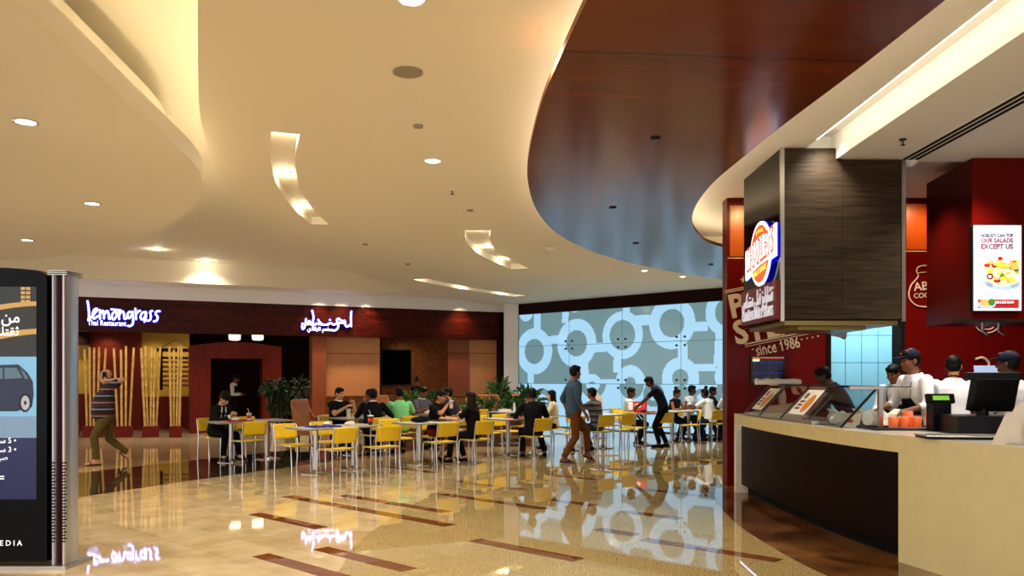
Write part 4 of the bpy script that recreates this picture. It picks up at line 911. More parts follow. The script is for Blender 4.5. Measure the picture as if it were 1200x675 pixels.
def chair(x, y, rz, label):
    if not used['c']: used['c'] = True; CH.location = (x, y, 0); CH.rotation_euler.z = rz; tag(CH, label, 'chair', 'yellow dining chairs'); return CH
    return place(CH, (x, y, 0), rz, label, 'yellow dining chairs')
def table(x, y, label):
    rz = math.atan2(RD.y, RD.x)
    if not used['t']: used['t'] = True; TB.location = (x, y, 0); TB.rotation_euler.z = rz; tag(TB, label, 'table', 'square dining tables'); return TB
    return place(TB, (x, y, 0), rz, label, 'square dining tables')
T = {'1a': (-5.24, 14.86), '1b': (-4.74, 15.42), '2a': (-3.22, 13.08), '2b': (-2.72, 13.66), '3a': (-1.68, 14.5), '3b': (-1.14, 15.04), '4a': (-.08, 15.95), '4b': (.44, 16.5), '5a': (1.52, 17.3), '5b': (2.04, 17.86),
     '6a': (3.12, 18.68), '7a': (3.95, 19.55), '7b': (4.45, 20.08), '7c': (5.1, 20.5), 'u1a': (-3.24, 16.3), 'u1b': (-2.74, 16.86), 'u2a': (-1.62, 17.8), 'u3a': (-.1, 19.2), 'u4a': (2.2, 20.9)}
TL = {'1a': 'white square table where the man in the dark suit rests his phone hands', '1b': 'empty white end of the pair of tables beside the white plant pot', '2a': 'white square table closest to the dark floor band, carrying a blue tray', '2b': 'white square table with the dark cola cup, joined to the blue tray table',
      '3a': 'white square table with a black bag on its corner', '3b': 'white square table in front of the drinking man in black', '4a': 'white square table left of the seated man in the black jumper', '4b': 'white square table half hidden behind the man in the black jumper',
      '5a': 'white square table behind the walking man in the blue shirt', '5b': 'white square table right of the striped-shirt man', '6a': 'white square table the standing man in black leans over', '7a': 'white square table just right of the standing man in black',
      '7b': 'white square table the bare-shouldered woman leans on', '7c': 'white square table by the edge of the red wall', 'u1a': 'white square table of the heavy man in the black polo', 'u1b': 'white square table between the dark suit and the man facing him',
      'u2a': 'white square table with wrapped food before the man in the grey shirt', 'u3a': 'white square table with the water bottle by the green plants', 'u4a': 'white square table carrying the pale paper bag'}
for k_, (x, y) in T.items(): table(x, y, TL[k_])
def ca(k_, dx=0, dy=0): x, y = T[k_]; return x+.46+dx, y-.43+dy
def cb_(k_, dx=0, dy=0): x, y = T[k_]; return x-.46+dx, y+.43+dy
CHAIRS = {
 'suit': cb_('1a', -.04, .1)+(FB, 'yellow chair under the man in the dark suit'),
 'c1': ca('1a', .0, -.02)+(FA, 'empty yellow chair in front of the table of the man in the dark suit'),
 'c2': cb_('1b')+(FB, 'empty yellow chair behind the cup with a straw, facing the viewer'),
 'c4': cb_('2a', .02, -.1)+(FB+.1, 'empty yellow chair facing the viewer at the blue tray table beside the white pot'),
 'c5': cb_('2b', -.05, .0)+(FB, 'empty yellow chair behind the blue tray, facing the viewer'),
 'c6': ca('2a', -.04, .05)+(FA, 'empty yellow chair with its back to us in front of the blue tray'),
 'c7': ca('2b', .1, -.12)+(FA-.1, 'empty yellow chair with its back to us in front of the cola cup'),
 'c9': cb_('3a')+(FB, 'empty yellow chair behind the black bag, facing the viewer'),
 'c10': ca('3a', -.06, .04)+(FA-.1, 'empty yellow chair standing in front of the drinking man in black'),
 'drink': cb_('3b', .08, -.02)+(FB, 'yellow chair under the man drinking through a straw'),
 'c11': ca('3b', .0, .05)+(FA, 'yellow chair under the long-haired woman in the black polo'),
 'c12': cb_('4a', .05, 0)+(FB, 'empty yellow chair right of the long-haired woman in the black polo, facing the viewer'),
 'c12b': cb_('4b', -.06, 0)+(FB, 'empty yellow chair behind the red tray, facing the viewer'),
 'c13': ca('4a', .06, 0)+(FA-.1, 'yellow chair under the man in the black jumper'),
 'c14': cb_('5a', -.15, .0)+(FB, 'yellow chair under the woman in white behind the walking man'),
 'c14b': ca('4b', .25, .2)+(FA, 'empty yellow chair partly hidden by the legs of the walking man'),
 'c15': ca('5a', -.15, .05)+(FA-.15, 'yellow chair under the man in the striped shirt'),
 'c16': ca('5b', -.12, .05)+(FA-.1, 'empty yellow chair just right of the striped-shirt man, back to us'),
 'c17': cb_('6a', .1, 0)+(FB, 'yellow chair under the man behind the red food bag'),
 'c17b': cb_('5b')+(FB, 'empty yellow chair below the pale paper bag, facing the viewer'),
 'c17c': (2.75, 18.1, FB+.2, 'empty yellow chair left of the table column at the red food bag table'),
 'c18': ca('6a', -.22, .1)+(FA-.2, 'empty yellow chair left of the standing man in black, back to us'),
 'c20': (4.28, 19.2, 1.45, 'empty yellow chair seen edge-on right of the standing man in black'),
 'bun': (4.92, 19.62, FA-.25, 'yellow chair under the woman with the hair bun'),
 'white': (5.47, 20.02, FA-.2, 'yellow chair cut off by the red wall, under the man in white'),
 'bare': (4.1, 20.45, FB-.3, 'yellow chair under the bare-shouldered woman'),
 'tee': (4.64, 21.02, FB, 'yellow chair under the man in the white T-shirt by the glass wall'),
 'far': (5.3, 21.4, FB, 'yellow chair close to the glass wall behind the woman with the bun'),
 'polo': cb_('u1a', .0, -.05)+(FB+.35, 'yellow chair under the heavy man in the black polo'),
 'grey': cb_('u1b', .02, -.02)+(FB, 'yellow chair hidden behind the dark suit, under the man facing us'),
 'dark': ca('u1a', .02, -.02)+(FA, 'yellow chair under the man with the wide black jacket'),
 'green': ca('u1b', .0, 0)+(FA, 'yellow chair under the man in the pale green shirt'),
 'gshirt': cb_('u2a', -.05, 0)+(FB, 'yellow chair under the man in the grey shirt by the ferns'),
 'navy': ca('u2a', -.1, 0)+(FA+.2, 'yellow chair under the man in the navy polo'),
 'u3': ca('u3a', -.1, 0)+(FA, 'empty yellow chair in front of the water bottle table'),
 'u3b': cb_('u3a')+(FB, 'empty yellow chair behind the water bottle table'),
 'u3c': (.45, 19.3, FA+.6, 'empty yellow chair right of the water bottle table'),
 'u4': ca('u4a', -.2, .1)+(FA, 'empty yellow chair in front of the pale paper bag table'),
}
for x, y, rz, lab in CHAIRS.values(): chair(x, y, rz, lab)

# ---------------------------------------------------------------- things on the tables
TH = .762
def on_table(px, py): return at_z(px, py, TH)
def drink(px, py, h, r, lab, body, straw=True, band=None, key=None):
    p = on_table(px, py) if key is None else key; t = thing('drink_cup', lab, 'cup', (p[0], p[1], TH), 0, 'drink cups on the tables')
    b = MB(); b.lathe([(r*.7, 0), (r, h), (r*1.06, h), (r*1.06, h+.012), (.001, h+.016)], 16); b.build('cup', body, t)
    b = MB(); b.lathe([(r*1.08, h), (r*1.08, h+.014), (r*.9, h+.018), (.001, h+.018)], 16); b.build('lid', 'foam_cup', t)
    if straw: b = MB(); b.tube([(0, 0, h), (-.008, 0, h+.06), (-.03, 0, h+.11)], .005, 6); b.build('straw', 'foam_cup', t)
    if band: b = MB(); b.lathe([(r*.84, h*.4), (r*.98, h*.8)], 16, caps=False); b.build('band', band, t)
def tt(k_, u, v): x, y = T[k_]; return (x+RD.x*u+CD.x*v, y+RD.y*u+CD.y*v)
drink(0, 0, .13, .045, 'pale red cup with a bent straw beside the man in the dark suit', 'foam_cup', True, 'cup_red', tt('1a', .30, -.1))
drink(0, 0, .15, .05, 'dark cola cup with a straw standing beside the blue tray table', 'cola', True, 'cup_red', tt('2b', .24, -.16))
drink(0, 0, .15, .05, 'dark cola cup with a straw in front of the woman in the black polo', 'cola', True, 'cup_red', tt('3b', .2, -.05))
drink(0, 0, .16, .045, 'white cup standing before the heavy man in the black polo', 'foam_cup', False, None, tt('u1a', -.05, .12))
drink(0, 0, .1, .05, 'short greenish drink beside the white cup of the heavy man', 'bottle_plastic', False, 'scr_green', tt('u1a', .2, .05))
def tray(key, rz, m, lab, w=.42, d=.3):
    t = thing('food_tray', lab, 'tray', (key[0], key[1], TH), rz)
    b = MB(); b.box((-w/2, -d/2, 0), (w/2, d/2, .008)); b.build('base', m, t, bevel=.003)
    b = MB(); b.tube([(-w/2, -d/2, .014), (w/2, -d/2, .014), (w/2, d/2, .014), (-w/2, d/2, .014)], .01, 6, closed=True); b.build('rim', m, t)
rr_ = math.atan2(RD.y, RD.x)
tray(tt('1a', .08, -.14), rr_, 'tray_red', 'red food tray in front of the man in the dark suit')
tray(tt('2a', .1, -.06), rr_, 'blue_plastic', 'blue food tray on the white table in front of the dark floor band', .5)
tray(tt('4a', .18, -.1), rr_, 'tray_red', 'red food tray left of the man in the black jumper')
tray(tt('6a', -.05, -.05), rr_, 'tray_red', 'dark red food tray under the hands of the standing man in black')
tray(tt('3b', -.12, .1), rr_, 'tray', 'brown food tray of the drinking man in black')
mat('yellow_tray', (214, 200, 40), .5)
tray(tt('6a', -.1, .25), rr_, 'yellow_tray', 'yellow food tray behind the red bag', .36, .2)
def clump(key, lab, name, cat, m, s, seed, z=.016):
    r_ = random.Random(seed); b = MB(); n = 10; rings = []
    for k in range(6):
        a = k/5; rad = s*(math.sin(math.pi*(a*.8+.12))**.7)
        rings.append([(rad*(1+r_.uniform(-.25, .25))*math.cos(2*math.pi*i/n)*1.25, rad*(1+r_.uniform(-.25, .25))*math.sin(2*math.pi*i/n)*.85, a*s*.9) for i in range(n)])
    b.loft(rings, 0, False); o = b.build(name, m, None, 0, (key[0], key[1], TH+z), seed); tag(o, lab, cat); return o
clump(tt('1a', .02, -.14), 'crumpled paper wrapper on the red tray of the man in the dark suit', 'wrapper', 'wrapper', 'paper', .07, 1)
clump(tt('2a', .18, -.02), 'crumpled paper wrapper on the blue tray', 'wrapper', 'wrapper', 'paper', .07, 2)
clump(tt('2a', .0, -.1), 'bread crust left on the blue tray', 'bread', 'food', 'food', .05, 3)
clump(tt('2b', -.1, -.06), 'opened pale food wrapper beside the cola cup on the blue tray table pair', 'wrapper', 'wrapper', 'carton', .08, 4, .002)
clump(tt('3b', -.16, .1), 'fried food heaped on the tray of the drinking man', 'fried_food', 'food', 'food', .07, 5)
clump(tt('3b', -.02, .05), 'white paper wrapper on the tray of the drinking man', 'wrapper', 'wrapper', 'paper', .06, 6)
clump(tt('u2a', -.2, .1), 'wrapped pale food bundle before the man in grey, left of its twin', 'food_bundle', 'food', 'carton', .1, 7, .002)
clump(tt('u2a', .02, .08), 'wrapped pale food bundle before the man in grey, right of its twin', 'food_bundle', 'food', 'carton', .1, 8, .002)
clump(tt('6a', -.1, -.05), 'dark crumpled wrapper on the tray under the standing man in black', 'wrapper', 'wrapper', 'cola', .06, 9)
clump(tt('u1b', .0, .0), 'crumpled napkin between the dark jacket and the man facing us', 'napkin', 'napkin', 'paper', .05, 10, .002)
# black handbag
x, y = tt('3a', -.02, -.05); t = thing('shoulder_bag', 'flat black bag lying on the corner of a white table', 'bag', (x, y, TH), .6)
b = MB(); b.ell((0, 0, .055), (.2, .1, .055), 16); b.build('bag_body', 'black_matte', t); b = MB(); b.tube(smooth_path([(-.16, 0, .06), (-.08, -.09, .1), (.08, -.09, .1), (.16, 0, .06)], 5), .008, 6); b.build('strap', 'black_matte', t)
# bottle
x, y = tt('u3a', .12, -.1); t = thing('water_bottle', 'clear plastic water bottle standing among the green plants in view', 'bottle', (x, y, TH))
b = MB(); b.lathe([(.03, 0), (.034, .02), (.034, .12), (.03, .14), (.034, .16), (.028, .19), (.013, .215), (.013, .225)], 16); b.build('bottle_body', 'bottle_plastic', t); b = MB(); b.lathe([(.015, .222), (.015, .24), (.001, .242)], 12); b.build('cap', 'blue_plastic', t)
x, y = tt('u3a', -.15, -.05); b = MB(); b.box((-.13, -.09, 0), (.13, .09, .05)); b.box((-.135, -.095, .05), (.135, .095, .06)); o = b.build('food_box', 'carton', None, .004, (x, y, TH), .5); tag(o, 'flat pale food box left of the water bottle', 'box')
# paper bag
x, y = tt('u4a', -.0, 0); t = thing('paper_bag', 'pale pink paper bag standing on a table in front of the glass wall', 'bag', (x, y, TH), .3)
b = MB(); b.loft([[(w_*math.copysign(1, q0)*.16, w_*.09*q1, z_) for q0, q1 in ((-1, -1), (1, -1), (1, 1), (-1, 1))] for w_, z_ in ((1, 0), (1.02, .16), (.9, .27), (.55, .36), (.3, .42))], 0, False); b.build('bag_body', 'bag_pink' if 'bag_pink' in MATS else 'paper', t)
b = MB(); b.tube([(-.05, 0, .4), (-.07, .02, .47), (-.03, 0, .5), (.0, 0, .41)], .012, 6); b.build('handle', 'paper', t)
# red food bag with round emblem
x, y = tt('6a', -.12, .12); t = thing('food_bag', 'red and white takeaway bag with a round emblem leaning on the table', 'bag', (x, y, TH+.016), -.2)
b = MB(); b.T = Matrix.Rotation(-.35, 4, 'X'); b.prism([(-.2, -.05), (.2, -.05), (.22, .05), (-.22, .05)], 0, .24); b.build('bag_body', 'cup_red', t, bevel=.02)
b = MB(); b.T = Matrix.Rotation(-.35, 4, 'X') @ Matrix.Translation((0, -.052, .13)) @ Matrix.Rotation(math.pi/2, 4, 'X'); b.prism(circ(.075, 20, .8), 0, .004); b.build('emblem', 'paper', t)
b = MB(); b.T = Matrix.Rotation(-.35, 4, 'X'); b.box((-.215, -.052, .02), (-.11, .052, .23)); b.build('white_side', 'paper', t, bevel=.01)

# ---------------------------------------------------------------- bamboo screens
def bamboo(px0, px1, n, lab, seed, lean):
    r_ = random.Random(seed); a = ground(px0, 512.5); c = ground(px1, 512.5-(px1-px0)*.02); t = thing('bamboo_screen', lab, 'screen', ((a.x+c.x)/2, (a.y+c.y)/2, 0), FRZ, 'bamboo screens before the restaurant')
    w = (c-a).length/2; b = MB(); b.box((-w*.95, -.16, 0), (w*.95, .16, .30)); b.build('base_box', 'wall_red', t, bevel=.006)
    for i in range(n):
        u = -w*.8+1.6*w*i/max(1, n-1); x1 = u*1.2+r_.uniform(-.035, .035); y0 = r_.uniform(-.08, .08); z1 = 2.38+r_.uniform(-.06, .04)
        p0, p1 = V((u*.78, y0, .29)), V((x1, y0+r_.uniform(-.05, .05), z1)); b = MB(); rad = .029
        pts, rad_ = [], []
        k = 8
        for j in range(k):
            for f, rr in ((0.0, 1.12), (.04, 1.), (.96, 1.)): pts.append(p0+(p1-p0)*((j+f)/k)); rad_.append(rad*rr)
        pts.append(p1); rad_.append(rad); b.tube(pts, rad_, 8); b.build('bamboo_pole', 'bamboo', t)
bamboo(78, 93, 3, 'bamboo screen half hidden behind the chrome posts of the totem', 1, (-1, 0, 1))
bamboo(97, 123, 5, 'bamboo screen directly behind the man on the phone', 2, (-1, 0, 0, .5, 1))
bamboo(134, 156, 4, 'bamboo screen just right of the man on the phone', 3, (-1, 0, 0, 1.6))
bamboo(166, 187, 5, 'bamboo screen between the man on the phone and the dark wall rack', 4, (-1, -.6, 0, .6, 1.4))
bamboo(198, 213, 4, 'bamboo screen in front of the dark wooden wall rack by the portal', 5, (-1, 0, .4, 1))
# hanging rack behind the last screen
p = at_plane(206, 420, FL-FN*1.9, FN); t = thing('wall_rack', 'dark wooden rack with a peaked cord hanging behind a bamboo screen', 'rack', (p.x, p.y, p.z), FRZ)
b = MB()
for x in (-.4, .4): b.box((x-.04, -.04, -.95), (x+.04, .04, .28))
b.box((-.52, -.05, .2), (.52, .05, .3)); b.box((-.45, -.04, -.02), (.45, .04, .05))
b.build('frame', 'wall_dark', t)
b = MB()
for k in range(6): b.box((-.36, -.02, -.15-k*.14), (.36, .02, -.08-k*.14))
b.build('slats', 'brown_panel', t)
b = MB(); b.tube([(-.45, 0, .3), (0, 0, .55), (.45, 0, .3)], .012, 6); b.build('cord', 'wall_dark', t)
p = at_plane(79.5, 415, FL-FN*1.5, FN); t = thing('hanging_candle', 'small glowing candle lamp behind the chrome post of the totem', 'lamp', p)
b = MB(); b.lathe([(.04, -.08), (.05, 0), (.03, .06)], 12); b.build('holder', 'brown_panel', t); b = MB(); b.ell((0, 0, .07), (.03, .03, .06), 10); b.build('flame', 'flame', t)
b = MB(); b.cyl((0, 0, .12), (0, 0, 2.95-p.z), .006, n=6); b.build('cord', 'wall_dark', t)
# dark screen in the recess, low partition, booth
p0, p1 = at_plane(447, 409, FL-FN*1.95, FN), at_plane(482, 451, FL-FN*1.95, FN); a, c = FI @ p0, FI @ p1
t = thing('wall_television', 'large dark television hanging in the recess of the restaurant wall', 'television', fw((a.x+c.x)/2, 1.98, c.z), FRZ)
w = (c.x-a.x)/2; h = a.z-c.z
b = MB(); b.box((-w, -.05, 0), (w, 0, h)); b.build('bezel', 'bezel', t, bevel=.006); b = MB(); b.box((-w+.03, -.053, .03), (w-.03, -.05, h-.03)); b.build('screen_glass', 'black_gloss', t)
b = MB(); b.box((-w*.6, 0, h*.3), (w*.6, .03, h*.7)); b.build('wall_bracket', 'dark_metal', t)
b = MB(); b.T = FT; t0, t1 = ft(382, -.9), ft(586, -.9); b.box((t0, -.9, 0), (t1, -.75, 1.0)); b.box((t0-.02, -.94, 1.0), (t1+.02, -.71, 1.05)); struct(b.build('wall_partition', 'brown_wood', bevel=.01))
def armchair(x, y, rz, lab):
    t = thing('armchair', lab, 'armchair', (x, y, 0), rz, 'tan armchairs of the restaurant')
    b = MB(); b.box((-.3, -.27, .3), (.3, .3, .46)); b.build('seat', 'leather_tan', t, bevel=.04)
    b = MB(); b.T = Matrix.Translation((0, -.28, .3)) @ Matrix.Rotation(.14, 4, 'X'); b.box((-.33, -.06, 0), (.33, .06, .8)); b.build('backrest', 'leather_tan', t, bevel=.04)
    for s in (-1, 1):
        b = MB(); b.prism([(-.3, .3), (.3, .3), (.28, .6), (-.2, .68), (-.42, 1.05), (-.36, .6)], 0, .08); o = b.build('arm', 'leather_tan', t, bevel=.02); o.rotation_euler = (math.pi/2, 0, math.pi/2); o.location = (s*.33-.04, 0, 0)
        for yy in (-.26, .24): b = MB(); b.cyl((s*.28, yy, 0), (s*.28, yy, .31), .018, .026, 8); b.build('leg', 'wall_dark', t)
armchair(-4.42, 17.9, FB+.5, 'tan leather armchair with a high back behind the heavy man in black polo')
armchair(-.55, 22.6, math.pi+.4, 'tan leather armchair below the peach wall panel by the white column')
armchair(.2, 23.5, math.pi-.3, 'tan leather armchair among the plants before the white column')
armchair(-3.6, 21.9, math.pi+.5, 'tan leather armchair behind the man facing the dark jacket')

# ---------------------------------------------------------------- plants
def foliage(b, c, r, n, L, w, seed, droop=.5, mi=0):
    r_ = random.Random(seed)
    for i in range(n):
        d = V((r_.gauss(0, 1), r_.gauss(0, 1), r_.gauss(.2, 1))).normalized(); rad = r_.uniform(.25, 1)
        p = V(c)+V((d.x*r[0]*rad, d.y*r[1]*rad, d.z*r[2]*rad)); dr = (d+V((0, 0, -droop+r_.uniform(-.3, .3)))).normalized(); s = dr.orthogonal().normalized()
        s = Matrix.Rotation(r_.uniform(0, 6.28), 3, dr) @ s; l = L*r_.uniform(.7, 1.3)
        q = p+dr*l*.5+V((0, 0, .02)); e = p+dr*l+V((0, 0, -.25*l*droop)); ww = w*r_.uniform(.7, 1.2)
        b.add([p, q+s*ww, e, q-s*ww], [(0, 1, 2, 3)], mi)
def fronds(b, c, n, L, w, seed, lift=1.0):
    r_ = random.Random(seed)
    for i in range(n):
        a = r_.uniform(0, 6.28); l = L*r_.uniform(.6, 1.1); up = lift*r_.uniform(.5, 1.2); pts = []
        for k in range(7): u = k/6; pts.append(V(c)+V((math.cos(a)*l*u, math.sin(a)*l*u, l*up*(u-.75*u*u*1.1))))
        for k in range(1, 6):
            d = (pts[k+1]-pts[k-1]).normalized(); s = d.cross(V((0, 0, 1))).normalized()
            for sg in (-1, 1):
                t_ = pts[k]+s*sg*w*(1.15-k/6)+d*w*.6; b.add([pts[k]-d*.02, t_, pts[k]+d*.05], [(0, 1, 2)], 0)
        b.tube(pts, .004, 4)
def pot(t, r0, r1, h, m='pot_white'):
    b = MB(); b.lathe([(r0, 0), (r0*1.06, .03), (r1, h-.03), (r1*1.05, h-.03), (r1*1.05, h), (r1*.9, h), (r1*.88, h-.05), (.001, h-.05)], 28); b.build('pot', m, t)
    b = MB(); b.lathe([(r1*.88, h-.06), (r1*.88, h-.045), (.001, h-.04)], 20); b.build('soil', 'soil', t)
p = ground(326, 512); t = thing('potted_plant', 'tall bushy plant in a white tapered pot at the entrance portal', 'plant', (p.x, p.y, 0))
pot(t, .15, .2, .36); b = MB(); foliage(b, (0, 0, .85), (.2, .2, .45), 300, .2, .035, 1); foliage(b, (-.06, 0, 1.28), (.3, .28, .22), 240, .2, .035, 2); b.build('foliage', 'leaf_dark', t)
b = MB(); b.tube([(0, 0, .3), (.02, 0, .8), (-.04, 0, 1.25)], .02, 6); b.build('stem', 'wall_dark', t)
p = ground(354, 508); t = thing('potted_plant', 'thin dark plant in a wide white pot between portal and brown column', 'plant', (p.x, p.y, 0))
pot(t, .17, .19, .5); b = MB(); foliage(b, (-.08, 0, 1.2), (.2, .2, .4), 110, .22, .03, 3); b.build('foliage', 'leaf_dark', t)
b = MB(); b.tube([(0, 0, .45), (-.03, .02, .9), (-.1, 0, 1.4)], .014, 6); b.tube([(0, 0, .45), (.03, .02, .9), (.06, 0, 1.2)], .012, 6); b.build('stem', 'wall_dark', t)
def planter(x, y, w, rz, h, lab, n, seed, L=.55, kind='fern'):
    t = thing('planter_box', lab, 'plant', (x, y, 0), rz)
    b = MB(); b.box((-w/2, -.16, 0), (w/2, .16, h)); b.build('box', 'brown_wood', t, bevel=.01); b = MB(); b.box((-w/2+.02, -.14, h), (w/2-.02, .14, h+.01)); b.build('soil', 'soil', t)
    b = MB()
    for i in range(n):
        xx_ = -w/2+w*(i+.5)/n
        if kind == 'fern': fronds(b, (xx_, 0, h), 10, L, .09, seed+i, 1.1); foliage(b, (xx_, 0, h+.2), (.2, .18, .24), 110, .24, .035, seed+i, .3)
        else: foliage(b, (xx_, 0, h+.3), (.22, .2, .34), 120, .22, .045, seed+i, .2)
    b.build('foliage', 'leaf', t)
p = at_y(500, HZ, 21.3); planter(p.x, 21.3, 1.25, FRZ, .72, 'long wooden planter of ferns behind the man in the grey shirt', 4, 20)
p = at_y(566, HZ, 20.9); planter(p.x, 20.9, 1.0, FRZ, .5, 'wooden planter of low ferns left of the water bottle', 3, 30, .45)
for q, Y, h, sd, lab in ((585, 24.4, .62, 40, 'tall leafy plant in a pot left of the white column'), (603, 22.0, .3, 50, 'leafy potted plant directly before the white column'), (619, 21.6, .5, 60, 'bushy potted plant against the left end of the glass wall')):
    p = at_y(q, HZ, Y); t = thing('potted_plant', lab, 'plant', (p.x, Y, 0)); pot(t, .15, .2, .4, 'brown_panel')
    b = MB(); foliage(b, (0, 0, .4+h), (.34, .3, h*.75), 240, .24, .05, sd, .15); b.build('foliage', 'leaf', t)
    b = MB(); b.tube([(0, 0, .34), (.02, 0, .4+h*1.1)], .014, 6); b.build('stem', 'wall_dark', t)

# ---------------------------------------------------------------- lit restaurant signs (traced strokes)
def sign_strokes(name, label, groups, ox, oy, sc, words, wd):
    ref = fp(ox+600*sc, oy+200*sc, -.06)
    t = thing(name, label, 'sign', fw(ref.x, -.05, ref.z), FRZ)
    def loc(q): p = fp(ox+q[0]*sc, oy+q[1]*sc, -.05); return (p.x-ref.x, p.z-ref.z)
    for mname, m, r, y0, y1 in (('letter_glow', 'sign_blue', .038, -.03, .02), ('letters', 'sign_white', .022, -.05, -.03)):
        b = MB()
        for g in groups:
            pts = [loc(q) for q in smooth_path([(q[0], q[1], 0) for q in g], 4)] if len(g) > 2 else [loc(q) for q in g]
            if len(g) == 1: pts = [pts[0], (pts[0][0]+.01, pts[0][1])]
            for i, p in enumerate(pts):            # flat rounded strokes: discs joined by bars
                b.T = Matrix.Translation((p[0], y0, p[1])) @ Matrix.Rotation(-math.pi/2, 4, 'X'); b.prism(circ(r, 10), 0, y1-y0); b.T = None
                if i:
                    a = pts[i-1]; d = V((p[0]-a[0], p[1]-a[1])); L = d.length
                    if L < 1e-5: continue
                    n = V((-d.y, d.x))/L*r
                    q = [(a[0]+n.x, a[1]+n.y), (a[0]-n.x, a[1]-n.y), (p[0]-n.x, p[1]-n.y), (p[0]+n.x, p[1]+n.y)]
                    b.add([(u[0], y0, u[1]) for u in q]+[(u[0], y1, u[1]) for u in q], [(0, 1, 2, 3), (7, 6, 5, 4), (0, 4, 5, 1), (1, 5, 6, 2), (2, 6, 7, 3), (3, 7, 4, 0)])
        b.build(mname, m, t)
    p0, p1 = loc(words[1]), loc(words[2])
    for nm, m, of, dy in (('subtitle_glow', 'sign_blue', .05, -.03), ('subtitle', 'sign_white', .012, -.045)):
        b = MB(); b.T = frame((p0[0], dy, p0[1]), (1, 0, 0), (0, 0, 1)); b.text(words[0], wd, .012, width=p1[0]-p0[0], offset=of); b.build(nm, m, t)
sign_strokes('lit_sign', 'white handwritten lit sign reading lemongrass with Thai Restaurant below it', [
    [(195, 95), (204, 150), (208, 215), (203, 262)], [(205, 255), (235, 225), (272, 180), (278, 162), (252, 170), (238, 215), (250, 245), (288, 220)],
    [(300, 172), (302, 248)], [(302, 215), (322, 178), (336, 195), (336, 245)], [(338, 210), (360, 180), (374, 195), (378, 246), (392, 240)],
    [(434, 182), (408, 205), (403, 238), (420, 252), (440, 228), (444, 195), (432, 180)], [(398, 166), (474, 172)], [(466, 182), (466, 250)], [(466, 214), (490, 182), (506, 200), (510, 246), (526, 244)],
    [(580, 190), (552, 188), (534, 222), (550, 242), (572, 218), (582, 186), (586, 250), (582, 290), (562, 308), (540, 306)], [(605, 160), (611, 250)], [(610, 212), (628, 184), (645, 178)],
    [(694, 188), (664, 196), (648, 232), (664, 252), (688, 226), (696, 190), (694, 240), (682, 272)], [(750, 178), (730, 190), (738, 222), (730, 256), (706, 264)], [(814, 182), (786, 184), (778, 206), (796, 232), (786, 262), (762, 268)]],
    76, 340, .1367, ('Thai Restaurant', (196, 300), (528, 302)), .2)
sign_strokes('lit_sign', 'white handwritten lit Arabic sign over the dark restaurant entrance', [
    [(815, 150), (808, 230), (812, 325)], [(806, 300), (784, 318), (762, 330), (742, 305), (738, 262), (720, 262)], [(735, 290), (700, 262), (668, 236), (648, 246), (652, 280), (690, 282), (735, 290)],
    [(656, 280), (660, 330), (636, 366), (604, 374)], [(645, 290), (610, 305), (568, 288), (540, 304)], [(562, 250)], [(545, 304), (485, 306), (440, 272), (426, 248)], [(482, 306), (440, 300), (402, 292)], [(402, 292), (390, 310)],
    [(355, 142), (370, 215), (362, 300), (372, 345)], [(366, 290), (338, 304), (326, 262), (312, 300), (292, 294), (284, 240), (268, 330), (247, 358), (236, 332), (242, 290)]],
    330, 350, .1, (arabic('مطعم تايلندي'), (296, 372), (600, 380)), .16)
# ================================================================ people
for n_, c_ in (('skin_tan', (178, 122, 84)), ('skin_brown', (128, 80, 50)), ('skin_dark', (84, 50, 32)), ('skin_pale', (206, 156, 118)), ('hair_black', (16, 12, 10)), ('hair_brown', (36, 22, 14)), ('eye', (20, 14, 10)), ('lip', (130, 66, 54)),
               ('cloth_black', (14, 13, 14)), ('cloth_suit', (24, 22, 22)), ('cloth_navy', (22, 24, 44)), ('cloth_blue', (58, 78, 92)), ('cloth_green', (132, 214, 142)), ('cloth_grey', (92, 92, 108)), ('cloth_white', (232, 232, 236)), ('cloth_cream', (222, 206, 176)),
               ('cloth_khaki', (96, 80, 40)), ('cloth_brown', (104, 58, 24)), ('cloth_jeans', (34, 38, 58)), ('cloth_red', (120, 24, 20)), ('cloth_purple', (44, 38, 62)), ('shoe_black', (12, 11, 11)), ('shoe_brown', (58, 34, 20)), ('cloth_dark', (30, 26, 24))):
    mat(n_, c_, .6 if 'skin' in n_ else (.5 if 'shoe' in n_ or 'hair' in n_ else .85), noise=.06, scale=30, spec=.3 if 'skin' in n_ else .12)
def stripes(name, stops, period):
    t = NT(name, .85); tc = t.n('TexCoord'); sx = t.n('SeparateXYZ'); t.l(tc.outputs['Object'], sx.inputs[0])
    d = t.n('Math', operation='DIVIDE'); t.l(sx.outputs['Z'], d.inputs[0]); d.inputs[1].default_value = period
    f = t.n('Math', operation='FRACT'); t.l(d.outputs[0], f.inputs[0]); r = t.n('ValToRGB'); r.color_ramp.interpolation = 'CONSTANT'; e = r.color_ramp.elements
    while len(e) < len(stops): e.new(.5)
    for i, (p, c) in enumerate(stops): e[i].position = p; e[i].color = lin(c)
    t.l(f.outputs[0], r.inputs['Fac']); t.out(r.outputs['Color'])
stripes('cloth_striped', [(0, (20, 16, 22)), (.16, (150, 150, 160)), (.24, (26, 24, 44)), (.42, (90, 20, 26)), (.56, (20, 16, 24)), (.66, (168, 160, 160)), (.72, (90, 22, 26)), (.86, (24, 20, 28))], .24)
stripes('cloth_grey_striped', [(0, (40, 38, 44)), (.6, (150, 148, 150)), (.72, (40, 38, 44)), (.86, (110, 108, 112))], .12)

